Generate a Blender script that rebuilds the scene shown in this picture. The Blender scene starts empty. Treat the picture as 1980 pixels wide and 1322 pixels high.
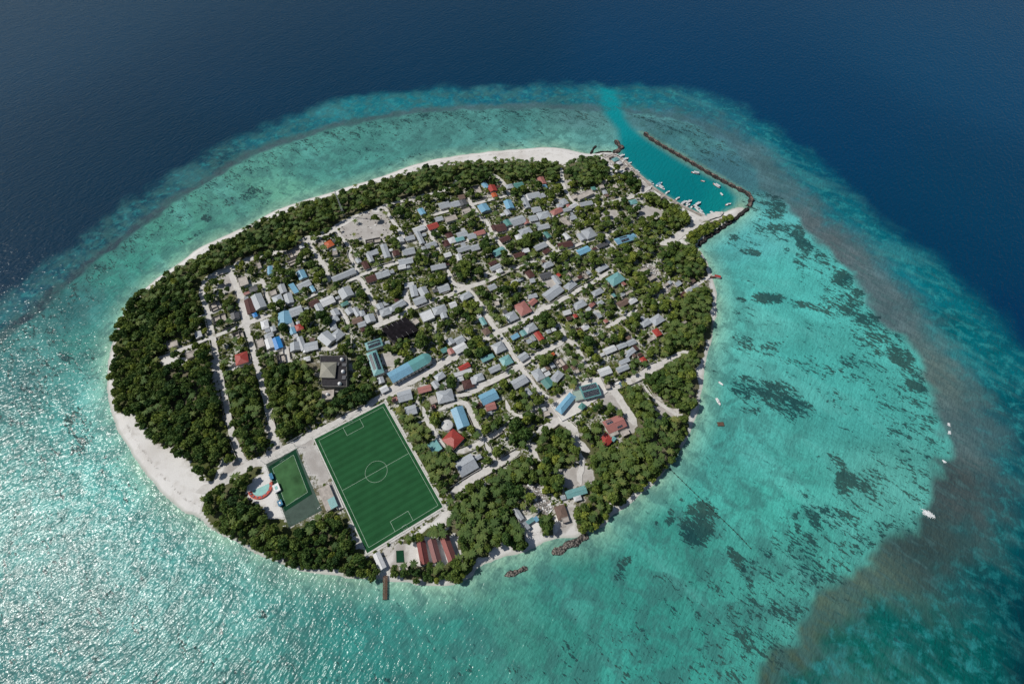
import bpy, math, random
import numpy as np
from mathutils import Matrix, Vector
SC = bpy.context.scene
COL = SC.collection
# ------------------------------------------------------------------ camera, world, sun, exposure
F_PX, TILT, ROLL, CAM_H, PW, PH = 922.18, 0.98565, -0.00743, 393.76, 1980.0, 1322.0
cam = bpy.data.cameras.new('camera')
cam.sensor_width = 36.0
cam.lens = F_PX / PW * 36.0
cam.clip_start, cam.clip_end = 1.0, 60000.0
camo = bpy.data.objects.new('camera', cam)
COL.objects.link(camo)
camo.matrix_world = Matrix.Translation((0, 0, CAM_H)) @ Matrix.Rotation(math.pi/2 - TILT, 4, 'X') @ Matrix.Rotation(ROLL, 4, 'Z')
SC.camera = camo
SUN_EL = math.radians(49.0)
SUN_AZ = math.atan2(55.0, -324.0)          # direction towards the sun, from +X counter-clockwise
W = bpy.data.worlds.new('World')
SC.world = W
W.use_nodes = True
nt = W.node_tree
nt.nodes.clear()
sky = nt.nodes.new('ShaderNodeTexSky')
sky.sky_type = 'NISHITA'
sky.sun_disc = False
sky.sun_elevation = SUN_EL
sky.sun_rotation = math.pi/2 - SUN_AZ
bg = nt.nodes.new('ShaderNodeBackground')
bg.inputs[1].default_value = 0.056
wo = nt.nodes.new('ShaderNodeOutputWorld')
nt.links.new(sky.outputs[0], bg.inputs[0])
nt.links.new(bg.outputs[0], wo.inputs[0])
sun = bpy.data.lights.new('sun', 'SUN')
sun.energy = 3.55
sun.angle = math.radians(0.5)
sun.color = (1.0, 0.96, 0.90)
suno = bpy.data.objects.new('sun', sun)
COL.objects.link(suno)
sd = Vector((math.cos(SUN_EL)*math.cos(SUN_AZ), math.cos(SUN_EL)*math.sin(SUN_AZ), math.sin(SUN_EL)))
suno.rotation_euler = sd.to_track_quat('Z', 'Y').to_euler()
suno.location = sd * 2000
SC.view_settings.view_transform = 'Standard'
SC.view_settings.look = 'None'
SC.view_settings.exposure = 0.0
SC.view_settings.gamma = 1.0

# ------------------------------------------------------------------ surveying: photo measurements -> ground positions
TILES = {'P': (0, 0, 1), 'T1': (370, 460, 7.346), 'T2': (400, 560, 7.346), 'T3': (560, 380, 7.775), 'T4': (580, 520, 7.775),
         'T5': (760, 320, 7.775), 'T6': (760, 460, 7.775), 'T7': (760, 590, 7.775), 'T8': (720, 720, 5.508),
         'U1': (960, 320, 7.775), 'U2': (960, 460, 7.775), 'U3': (960, 590, 7.775), 'U4': (1160, 340, 7.775),
         'U5': (1160, 480, 7.775), 'U6': (1160, 590, 7.775), 'U7': (720, 960, 6.008), 'U8': (1120, 260, 8.262),
         'R1': (580, 740, 3.672), 'R2': (380, 820, 4.132), 'R3': (600, 620, 7.071), 'R4': (860, 700, 5.084),
         'R5': (1040, 700, 5.084), 'R6': (880, 880, 5.509), 'R7': (1120, 160, 4.131), 'R8': (200, 560, 3.306)}


def px(t, pts):
    x0, y0, s = TILES[t]
    return [(x0 + p[0]/s, y0 + p[1]/s) for p in pts]


def gnd(pts, z=0.0):
    p = np.atleast_2d(np.array(pts, float))
    x = (p[:, 0] - PW/2)/F_PX
    y = -(p[:, 1] - PH/2)/F_PX
    c, s = math.cos(ROLL), math.sin(ROLL)
    x, y = c*x - s*y, s*x + c*y
    dy = math.cos(TILT) + y*math.sin(TILT)
    dz = -math.sin(TILT) + y*math.cos(TILT)
    k = -(CAM_H - z)/dz
    return np.stack([x*k, dy*k], 1)


def G(t, pts, z=0.0):
    return gnd(px(t, pts), z)


def seg_dist(P, poly, closed=True):
    """distance of points P (n,2) to a polyline"""
    A = np.array(poly, float)
    B = np.roll(A, -1, 0) if closed else A[1:]
    if not closed:
        A = A[:-1]
    out = np.full(len(P), 1e9)
    for a, b in zip(A, B):
        d = b - a
        L = max(float(d @ d), 1e-9)
        t = np.clip(((P - a) @ d)/L, 0, 1)
        q = P - (a + t[:, None]*d)
        out = np.minimum(out, np.einsum('ij,ij->i', q, q))
    return np.sqrt(out)


def inside(P, poly):
    A = np.array(poly, float)
    B = np.roll(A, -1, 0)
    r = np.zeros(len(P), bool)
    for a, b in zip(A, B):
        c = (a[1] > P[:, 1]) != (b[1] > P[:, 1])
        with np.errstate(divide='ignore', invalid='ignore'):
            xi = a[0] + (P[:, 1] - a[1])*(b[0] - a[0])/(b[1] - a[1])
        r ^= c & (P[:, 0] < xi)
    return r


def smooth_closed(pts, n=4):
    """Catmull-Rom through a closed polyline"""
    A = np.array(pts, float)
    out = []
    m = len(A)
    for i in range(m):
        p0, p1, p2, p3 = A[(i-1) % m], A[i], A[(i+1) % m], A[(i+2) % m]
        for k in range(n):
            t = k/n
            out.append(0.5*((2*p1) + (-p0+p2)*t + (2*p0-5*p1+4*p2-p3)*t*t + (-p0+3*p1-3*p2+p3)*t**3))
    return np.array(out)


def smooth_open(pts, n=4):
    A = np.array(pts, float)
    out = []
    m = len(A)
    for i in range(m-1):
        p1, p2 = A[i], A[i+1]
        p0 = A[i-1] if i else 2*p1 - p2
        p3 = A[i+2] if i+2 < m else 2*p2 - p1
        for k in range(n):
            t = k/n
            out.append(0.5*((2*p1) + (-p0+p2)*t + (2*p0-5*p1+4*p2-p3)*t*t + (-p0+3*p1-3*p2+p3)*t**3))
    out.append(A[-1])
    return np.array(out)


def sstep(a, b, x):
    t = np.clip((x - a)/(b - a), 0, 1)
    return t*t*(3 - 2*t)


def lin(c):
    c = np.array(c, float)/255.0
    return np.where(c <= 0.04045, c/12.92, ((c + 0.055)/1.055)**2.4)


def vnoise(P, scale, seed=0):
    """cheap 2-octave value noise, 0..1"""
    rs = np.random.RandomState(seed)
    T = rs.rand(256, 256)
    out = np.zeros(len(P))
    amp = 0.65
    for o in range(2):
        q = P/scale*(2**o) + 37.3*o + 1000
        i = np.floor(q).astype(int)
        f = q - i
        f = f*f*(3 - 2*f)
        i %= 256
        j = (i + 1) % 256
        out += amp*((T[i[:, 0], i[:, 1]]*(1-f[:, 0]) + T[j[:, 0], i[:, 1]]*f[:, 0])*(1-f[:, 1]) +
                    (T[i[:, 0], j[:, 1]]*(1-f[:, 0]) + T[j[:, 0], j[:, 1]]*f[:, 0])*f[:, 1])
        amp = 0.35
    return out

# ------------------------------------------------------------------ mesh + object helpers


def tag(o, label, cat=None, group=None, kind=None):
    o['label'] = label
    if cat:
        o['category'] = cat
    if group:
        o['group'] = group
    if kind:
        o['kind'] = kind
    return o


def empty(name, loc, rz=0.0):
    o = bpy.data.objects.new(name, None)
    o.empty_display_size = 1.0
    COL.objects.link(o)
    o.location = loc
    o.rotation_euler = (0, 0, rz)
    return o


class MB:
    """collects faces of one mesh"""
    def __init__(s):
        s.v, s.f, s.m = [], [], []

    def face(s, pts, mi=0):
        n = len(s.v)
        s.v += [tuple(p) for p in pts]
        s.f.append(tuple(range(n, n+len(pts))))
        s.m.append(mi)

    def prism(s, poly, z0, z1, mi=0, top=None, bottom=True):
        """vertical prism over a CCW polygon; top: material of the top face"""
        n = len(poly)
        a = len(s.v)
        s.v += [(p[0], p[1], z0) for p in poly] + [(p[0], p[1], z1) for p in poly]
        for i in range(n):
            j = (i+1) % n
            s.f.append((a+i, a+j, a+n+j, a+n+i))
            s.m.append(mi)
        s.f.append(tuple(a+n+i for i in range(n)))
        s.m.append(mi if top is None else top)
        if bottom:
            s.f.append(tuple(a+i for i in reversed(range(n))))
            s.m.append(mi)

    def box(s, x0, x1, y0, y1, z0, z1, mi=0, top=None):
        s.prism([(x0, y0), (x1, y0), (x1, y1), (x0, y1)], z0, z1, mi, top)

    def tube(s, a, b, r0, r1=None, n=8, mi=0):
        r1 = r0 if r1 is None else r1
        a, b = Vector(a), Vector(b)
        q = (b-a).to_track_quat('Z', 'Y')
        k = len(s.v)
        for c, r in ((a, r0), (b, r1)):
            for i in range(n):
                t = 2*math.pi*i/n
                s.v.append(tuple(c + q @ Vector((r*math.cos(t), r*math.sin(t), 0))))
        for i in range(n):
            j = (i+1) % n
            s.f.append((k+i, k+j, k+n+j, k+n+i))
            s.m.append(mi)
        s.f.append(tuple(k+n+i for i in range(n)))
        s.f.append(tuple(k+i for i in reversed(range(n))))
        s.m += [mi, mi]

    def lathe(s, prof, n=16, mi=0, c=(0, 0)):
        k = len(s.v)
        for r, z in prof:
            for i in range(n):
                t = 2*math.pi*i/n
                s.v.append((c[0]+r*math.cos(t), c[1]+r*math.sin(t), z))
        for a in range(len(prof)-1):
            for i in range(n):
                j = (i+1) % n
                s.f.append((k+a*n+i, k+a*n+j, k+(a+1)*n+j, k+(a+1)*n+i))
                s.m.append(mi)

    def mesh(s, name):
        me = bpy.data.meshes.new(name)
        me.from_pydata(s.v, [], s.f)
        me.polygons.foreach_set('material_index', s.m)
        me.update()
        return me

    def build(s, name, mats, parent=None):
        me = s.mesh(name)
        for m in (mats if isinstance(mats, (list, tuple)) else [mats]):
            me.materials.append(m)
        return link(name, me, parent)


def link(name, me, parent=None):
    o = bpy.data.objects.new(name, me)
    COL.objects.link(o)
    if parent:
        o.parent = parent
    return o


def np_mesh(name, V, Fq, mats=()):
    """fast mesh from arrays: V (n,3), Fq (m,k)"""
    me = bpy.data.meshes.new(name)
    V = np.asarray(V, np.float32)
    Fq = np.asarray(Fq, np.int32)
    k = Fq.shape[1]
    me.vertices.add(len(V))
    me.vertices.foreach_set('co', V.ravel())
    me.loops.add(Fq.size)
    me.loops.foreach_set('vertex_index', Fq.ravel())
    me.polygons.add(len(Fq))
    me.polygons.foreach_set('loop_start', np.arange(0, Fq.size, k, dtype=np.int32))
    me.update(calc_edges=True)
    for m in mats:
        me.materials.append(m)
    return me


def put_attr(me, name, arr, typ='FLOAT'):
    a = me.attributes.new(name, typ, 'POINT')
    if typ == 'FLOAT':
        a.data.foreach_set('value', np.asarray(arr, np.float32).ravel())
    else:
        c = np.ones((len(arr), 4), np.float32)
        c[:, :3] = arr
        a.data.foreach_set('color', c.ravel())

# ------------------------------------------------------------------ materials


class NT:
    def __init__(s, name, rough=0.8, spec=0.3, metal=0.0):
        s.mat = bpy.data.materials.new(name)
        s.mat.use_nodes = True
        s.t = s.mat.node_tree
        s.b = s.t.nodes['Principled BSDF']
        s.b.inputs['Roughness'].default_value = rough
        s.b.inputs['Specular IOR Level'].default_value = spec
        s.b.inputs['Metallic'].default_value = metal

    def n(s, typ, **kw):
        x = s.t.nodes.new('ShaderNode'+typ)
        for k, v in kw.items():
            setattr(x, k, v)
        return x

    def val(s, sock, v):
        if isinstance(v, (int, float)):
            sock.default_value = v
        elif isinstance(v, (tuple, list, np.ndarray)):
            sock.default_value = tuple(v) if len(v) == 4 or sock.type == 'VECTOR' else tuple(v)+(1,)
        else:
            s.t.links.new(v, sock)

    def pos(s):
        return s.n('NewGeometry').outputs['Position']

    def obj(s):
        return s.n('TexCoord').outputs['Object']

    def attr(s, name, col=False, typ='GEOMETRY'):
        a = s.n('Attribute', attribute_type=typ, attribute_name=name)
        return a.outputs['Color' if col else 'Fac']

    def mapping(s, v, scale=(1, 1, 1), rot=(0, 0, 0)):
        m = s.n('Mapping', vector_type='TEXTURE' if rot != (0, 0, 0) else 'POINT')
        s.t.links.new(v, m.inputs[0])
        m.inputs['Scale'].default_value = scale
        m.inputs['Rotation'].default_value = rot
        return m.outputs[0]

    def noise(s, v, scale, detail=3, rough=0.55, dist=0.0):
        x = s.n('TexNoise')
        s.t.links.new(v, x.inputs['Vector'])
        x.inputs['Scale'].default_value = scale
        x.inputs['Detail'].default_value = detail
        x.inputs['Roughness'].default_value = rough
        x.inputs['Distortion'].default_value = dist
        return x.outputs['Fac']

    def math(s, op, a, b=0.0, clamp=False):
        m = s.n('Math', operation=op, use_clamp=clamp)
        s.val(m.inputs[0], a)
        s.val(m.inputs[1], b)
        return m.outputs[0]

    def remap(s, v, a, b, c=0.0, d=1.0, smooth=False):
        m = s.n('MapRange', interpolation_type='SMOOTHSTEP' if smooth else 'LINEAR')
        s.val(m.inputs[0], v)
        for i, q in enumerate((a, b, c, d)):
            s.val(m.inputs[i+1], q)
        return m.outputs[0]

    def mix(s, f, a, b, mode='MIX'):
        m = s.n('Mix', data_type='RGBA', blend_type=mode)
        s.val(m.inputs[0], f)
        s.val(m.inputs[6], a)
        s.val(m.inputs[7], b)
        return m.outputs[2]

    def ramp(s, f, stops):
        r = s.n('ValToRGB')
        s.t.links.new(f, r.inputs[0])
        e = r.color_ramp.elements
        while len(e) < len(stops):
            e.new(0.5)
        for x, (p, c) in zip(e, stops):
            x.position = p
            x.color = tuple(c)+(1,) if len(c) == 3 else c
        return r.outputs[0]

    def color(s, c):
        s.val(s.b.inputs['Base Color'], c)
        return s

    def bump(s, h, strength=0.3, dist=0.1):
        b = s.n('Bump')
        b.inputs['Strength'].default_value = strength
        b.inputs['Distance'].default_value = dist
        s.t.links.new(h, b.inputs['Height'])
        s.t.links.new(b.outputs[0], s.b.inputs['Normal'])
        return s


def simple(name, c, rough=0.8, spec=0.3, var=0.25, scale=0.6, metal=0.0):
    m = NT(name, rough, spec, metal)
    v = m.noise(m.pos(), scale, 4)
    r = m.n('ObjectInfo').outputs['Random']
    k = m.math('ADD', m.remap(v, 0.25, 0.75, 1-var, 1+var), m.remap(r, 0, 1, -var*0.5, var*0.5))
    m.color(m.mix(1.0, c, m.n('CombineColor').outputs[0], 'MULTIPLY'))
    cc = [n for n in m.t.nodes if n.bl_idname == 'ShaderNodeCombineColor'][-1]
    for i in range(3):
        m.val(cc.inputs[i], k)
    return m.mat


def sheet(name, c, dirt=(0.16, 0.13, 0.10), amount=0.5, rough=0.45):
    """corrugated metal roof: ribs, streaky dirt, per-roof brightness"""
    m = NT(name, rough, 0.4)
    o = m.obj()
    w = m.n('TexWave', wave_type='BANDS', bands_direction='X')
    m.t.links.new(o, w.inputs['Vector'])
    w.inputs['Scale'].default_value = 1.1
    n1 = m.noise(m.mapping(o, (1.2, 0.25, 1)), 0.9, 4)
    n2 = m.noise(m.pos(), 0.12, 3)
    d = m.math('MULTIPLY', m.remap(n1, 0.45, 0.75), m.remap(n2, 0.35, 0.65, 0.15, 1.0))
    r = m.n('ObjectInfo').outputs['Random']
    c1 = m.mix(m.remap(r, 0, 1, 0.0, 0.35), c, tuple(0.55*x+0.02 for x in c))
    c2 = m.mix(m.math('MULTIPLY', d, amount), c1, dirt)
    bk = m.n('TexBrick')
    m.t.links.new(o, bk.inputs['Vector'])
    bk.inputs['Scale'].default_value = 0.42
    bk.inputs['Mortar Size'].default_value = 0.004
    bk.inputs['Color1'].default_value = (.72, .72, .72, 1)
    bk.inputs['Color2'].default_value = (1, 1, 1, 1)
    bk.inputs['Mortar'].default_value = (.6, .6, .6, 1)
    c2 = m.mix(0.55, c2, m.mix(1.0, c2, bk.outputs[0], 'MULTIPLY'))
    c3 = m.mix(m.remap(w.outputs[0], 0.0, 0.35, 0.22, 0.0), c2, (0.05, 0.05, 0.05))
    m.color(c3)
    m.bump(w.outputs[0], 0.35, 0.05)
    return m.mat


def boulder(name, c, dark):
    m = NT(name, 0.95, 0.2)
    v = m.n('TexVoronoi')
    m.t.links.new(m.pos(), v.inputs['Vector'])
    v.inputs['Scale'].default_value = 0.75
    n = m.noise(m.pos(), 0.5, 4)
    f = m.math('ADD', m.remap(v.outputs['Distance'], 0.15, 0.75), m.remap(n, .35, .65, -.3, .3), True)
    m.color(m.mix(f, c, dark))
    m.bump(v.outputs['Distance'], 0.8, 0.8)
    return m.mat


M = {}
M['g'] = sheet('grey_sheet', (0.47, 0.51, 0.545), amount=0.4)
M['w'] = sheet('white_sheet', (0.74, 0.76, 0.77), amount=0.25)
M['b'] = sheet('light_blue_sheet', (0.22, 0.48, 0.66), amount=0.3)
M['B'] = sheet('bright_blue_sheet', (0.02, 0.24, 0.62), amount=0.15)
M['t'] = sheet('turquoise_sheet', (0.20, 0.46, 0.46), amount=0.3)
M['T'] = sheet('teal_sheet', (0.10, 0.30, 0.27), amount=0.3)
M['r'] = sheet('red_sheet', (0.44, 0.055, 0.04), amount=0.25)
M['p'] = sheet('faded_red_sheet', (0.46, 0.19, 0.165), amount=0.35)
M['m'] = sheet('rusty_maroon_sheet', (0.085, 0.03, 0.027), dirt=(0.16, 0.08, 0.05), amount=0.6, rough=0.8)
M['o'] = sheet('orange_sheet', (0.62, 0.13, 0.035), amount=0.25)
M['d'] = sheet('dark_grey_sheet', (0.11, 0.115, 0.125), amount=0.5)
M['n'] = simple('bare_concrete', (0.42, 0.38, 0.34), 0.9, 0.2, 0.3, 0.35)
M['k'] = sheet('brown_sheet', (0.20, 0.13, 0.10), amount=0.5, rough=0.8)
M['beige'] = sheet('beige_sheet', (0.33, 0.32, 0.26), amount=0.3)
M['wall'] = simple('pale_render', (0.60, 0.57, 0.52), 0.9, 0.2, 0.2, 0.5)
M['wall_dark'] = simple('grey_block_wall', (0.24, 0.23, 0.21), 0.95, 0.1, 0.3, 0.5)
M['white'] = simple('white_paint', (0.78, 0.78, 0.77), 0.5, 0.4, 0.08, 0.5)
M['asphalt'] = simple('dark_roofing', (0.040, 0.038, 0.042), 0.9, 0.2, 0.3, 0.5)
M['solar'] = simple('solar_glass', (0.012, 0.020, 0.035), 0.25, 0.5, 0.2, 1.0)
M['alu'] = simple('aluminium', (0.5, 0.5, 0.5), 0.4, 0.5, 0.1, 1.0)
M['glass'] = simple('window_glass', (0.03, 0.035, 0.04), 0.2, 0.5, 0.1, 1.0)
M['wood'] = simple('weathered_wood', (0.14, 0.085, 0.06), 0.9, 0.2, 0.35, 0.8)
M['trunk'] = simple('bark', (0.10, 0.075, 0.05), 0.95, 0.1, 0.3, 1.0)
M['net'] = simple('black_net', (0.013, 0.011, 0.014), 0.95, 0.1, 0.5, 0.25)
M['rock'] = boulder('reddish_rock', (0.30, 0.235, 0.195), (0.07, 0.055, 0.05))
M['wet'] = boulder('wet_dark_rock', (0.075, 0.065, 0.06), (0.015, 0.015, 0.016))
M['mid_rock'] = boulder('weathered_rock', (0.26, 0.23, 0.20), (0.03, 0.03, 0.03))
M['line'] = simple('white_line', (0.50, 0.62, 0.50), 0.9, 0.2, 0.15, 0.5)
M['turf_a'] = simple('turf_light', (0.019, 0.094, 0.034), 0.95, 0.15, 0.16, 0.10)
M['turf_b'] = simple('turf_dark', (0.0155, 0.080, 0.028), 0.95, 0.15, 0.16, 0.10)
M['turf_c'] = simple('worn_turf', (0.050, 0.130, 0.050), 0.95, 0.15, 0.4, 0.12)
M['turf_d'] = simple('dark_turf_border', (0.008, 0.050, 0.024), 0.95, 0.15, 0.2, 0.2)
M['court'] = simple('green_grey_court', (0.065, 0.098, 0.080), 0.9, 0.2, 0.25, 0.2)
M['pale_con'] = simple('pale_concrete', (0.64, 0.62, 0.585), 0.9, 0.2, 0.12, 0.2)
M['mesh_fence'] = simple('green_fence_mesh', (0.10, 0.22, 0.16), 0.7, 0.3, 0.2, 0.5)
M['red_seat'] = simple('red_seating', (0.52, 0.10, 0.07), 0.7, 0.3, 0.25, 0.8)
M['aqua'] = simple('aqua_floor', (0.24, 0.50, 0.46), 0.6, 0.4, 0.2, 0.3)
M['blue_box'] = simple('blue_paint', (0.01, 0.16, 0.30), 0.6, 0.4, 0.2, 0.5)
M['hull_blue'] = simple('blue_hull', (0.03, 0.15, 0.30), 0.4, 0.5, 0.1, 0.5)
M['foam'] = simple('foam', (0.75, 0.78, 0.78), 0.9, 0.2, 0.15, 0.5)
M['black'] = simple('black_rubber', (0.015, 0.015, 0.015), 0.7, 0.3, 0.2, 0.5)
M['weed'] = simple('rubble', (0.30, 0.28, 0.25), 0.95, 0.1, 0.7, 0.6)

# ------------------------------------------------------------------ outlines of island, reef and deep water
SHORE = smooth_closed(gnd([(207, 745), (209, 705), (216, 662), (228, 630), (243, 600), (262, 575), (290, 548), (320, 525), (350, 505), (383, 480), (420, 462), (455, 447), (490, 430), (530, 408), (580, 390), (640, 372), (690, 356), (740, 340), (790, 322), (830, 310), (870, 303), (920, 296), (970, 291), (1020, 287), (1050, 285), (1080, 286), (1110, 292), (1140, 297), (1165, 295), (1190, 297), (1203, 308), (1216, 320), (1233, 337), (1250, 352), (1265, 366), (1285, 380), (1310, 395), (1338, 409), (1362, 420), (1378, 422), (1398, 411), (1414, 405), (1428, 401), (1438, 402), (1440, 407), (1434, 413), (1415, 427), (1390, 443), (1365, 460), (1350, 474), (1356, 488), (1367, 505), (1372, 520), (1379, 537), (1384, 560), (1386, 590), (1383, 620), (1377, 650), (1368, 680), (1362, 710), (1358, 740), (1355, 770), (1350, 798), (1340, 818), (1330, 842), (1315, 872), (1295, 902), (1270, 932), (1235, 958), (1205, 985), (1180, 1000), (1168, 1018), (1140, 1030), (1110, 1040), (1075, 1040), (1040, 1053), (1010, 1068), (980, 1074), (945, 1088), (922, 1098), (913, 1115), (880, 1128), (850, 1133), (800, 1127), (760, 1124), (740, 1120), (700, 1121), (660, 1112), (600, 1106), (560, 1097), (530, 1086), (500, 1072), (470, 1053), (440, 1040), (410, 1025), (385, 1002), (355, 988), (325, 963), (298, 935), (272, 903), (252, 870), (233, 840), (220, 810), (211, 780)]), 3)
CREST = smooth_closed(gnd([(0, 655), (60, 608), (130, 545), (200, 490), (290, 422), (380, 362), (470, 308), (560, 273), (650, 246), (750, 224), (850, 213), (950, 208), (1050, 207), (1150, 210), (1240, 217), (1300, 227), (1370, 252), (1430, 300), (1480, 350), (1530, 400), (1600, 470), (1680, 550), (1740, 640), (1790, 710), (1825, 780), (1845, 850), (1845, 930), (1810, 1010), (1740, 1070), (1640, 1115), (1590, 1170), (1540, 1235), (1490, 1300), (1400, 1420), (1100, 1600), (700, 1600), (-50, 1480), (-300, 1250), (-250, 950), (-120, 760)]), 3)
DEEP = smooth_closed(gnd([(0, 590), (100, 515), (200, 440), (300, 368), (400, 303), (500, 255), (600, 217), (700, 192), (800, 181), (900, 174), (1000, 171), (1100, 169), (1200, 170), (1300, 176), (1380, 193), (1440, 225), (1500, 268), (1560, 322), (1620, 372), (1700, 440), (1780, 508), (1860, 575), (1930, 645), (1975, 720), (1985, 850), (1975, 950), (1955, 1050), (1940, 1150), (1930, 1250), (1905, 1340), (1840, 1450), (1500, 1700), (900, 1750), (300, 1720), (-300, 1500), (-500, 1200), (-420, 900), (-200, 720)]), 3)
HARB = gnd([(1163, 172), (1190, 176), (1206, 228), (1218, 246), (1246, 270), (1300, 305), (1360, 340), (1402, 362), (1421, 382), (1417, 398), (1398, 408), (1378, 419), (1362, 416), (1338, 405), (1310, 390), (1285, 375), (1265, 362), (1250, 348), (1233, 333), (1216, 316), (1203, 303), (1200, 275), (1196, 250), (1172, 222), (1164, 200)])
DEEP_S = [((100, 60), (4, 54, 80)), ((500, 150), (0, 48, 74)), ((300, 300), (0, 45, 68)), ((100, 450), (0, 44, 66)), ((900, 80), (0, 50, 78)), ((1300, 100), (0, 56, 90)), ((1600, 250), (0, 56, 90)), ((1900, 150), (4, 64, 98)), ((1900, 400), (0, 57, 88)), ((1850, 500), (0, 55, 86)), ((1960, 640), (0, 50, 84)), ((1975, 1000), (0, 56, 72)), ((1970, 1250), (0, 33, 52))]
SLOPE_S = [((700, 205), (14, 112, 124)), ((550, 250), (18, 95, 108)), ((400, 330), (18, 72, 86)), ((200, 450), (14, 68, 82)), ((60, 560), (10, 70, 86)), ((1000, 180), (10, 92, 112)), ((1180, 180), (10, 105, 120)), ((1350, 205), (20, 95, 112)), ((1500, 310), (0, 92, 108)), ((1650, 430), (0, 98, 112)), ((1780, 560), (0, 102, 114)), ((1880, 670), (0, 96, 106)), ((1930, 850), (0, 74, 86)), ((1870, 1100), (0, 78, 82)), ((1800, 1250), (0, 84, 80)), ((1700, 1320), (10, 85, 76))]
CREST_S = [((60, 608), (40, 62, 72)), ((200, 490), (58, 78, 88)), ((400, 350), (72, 95, 100)), ((650, 247), (75, 104, 108)), ((950, 210), (82, 116, 122)), ((1350, 250), (72, 112, 122)), ((1480, 350), (85, 122, 128)), ((1600, 465), (95, 110, 113)), ((1700, 590), (96, 120, 124)), ((1800, 730), (100, 122, 118)), ((1840, 820), (84, 108, 110)), ((1840, 930), (72, 84, 84)), ((1780, 1040), (62, 82, 80)), ((1650, 1120), (84, 106, 94)), ((1590, 1190), (80, 102, 88)), ((1500, 1300), (70, 90, 76))]
LAG_S = [((1450, 460), (92, 178, 176)), ((1500, 540), (80, 178, 170)), ((1420, 640), (92, 182, 172)), ((1550, 720), (75, 170, 162)), ((1650, 800), (75, 166, 158)), ((1720, 930), (85, 160, 150)), ((1450, 880), (82, 172, 163)), ((1300, 1080), (66, 153, 140)), ((1500, 960), (78, 180, 166)), ((1550, 1120), (76, 160, 148)), ((1100, 1150), (60, 145, 132)), ((900, 1200), (54, 136, 126)), ((1250, 1250), (60, 150, 138)), ((700, 1250), (55, 138, 130)), ((950, 1135), (88, 160, 142)), ((500, 1150), (72, 145, 138)), ((300, 1050), (80, 160, 154)), ((150, 1150), (78, 142, 138)), ((60, 1250), (82, 145, 142)), ((250, 900), (98, 188, 180)), ((100, 850), (66, 148, 142)), ((60, 720), (58, 122, 122)), ((150, 680), (72, 148, 138)), ((205, 800), (118, 192, 184)), ((130, 600), (50, 112, 113)), ((250, 520), (68, 148, 134)), ((350, 470), (84, 160, 140)), ((450, 410), (84, 150, 135)), ((600, 330), (80, 150, 140)), ((560, 372), (108, 175, 150)), ((700, 300), (80, 150, 140)), ((850, 260), (82, 145, 138)), ((1000, 240), (76, 140, 135)), ((1080, 270), (105, 170, 160)), ((1150, 270), (100, 165, 160)), ((1120, 230), (88, 134, 134)), ((1300, 275), (70, 125, 130)), ((1400, 330), (65, 112, 122)), ((1250, 230), (82, 132, 138))]
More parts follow.
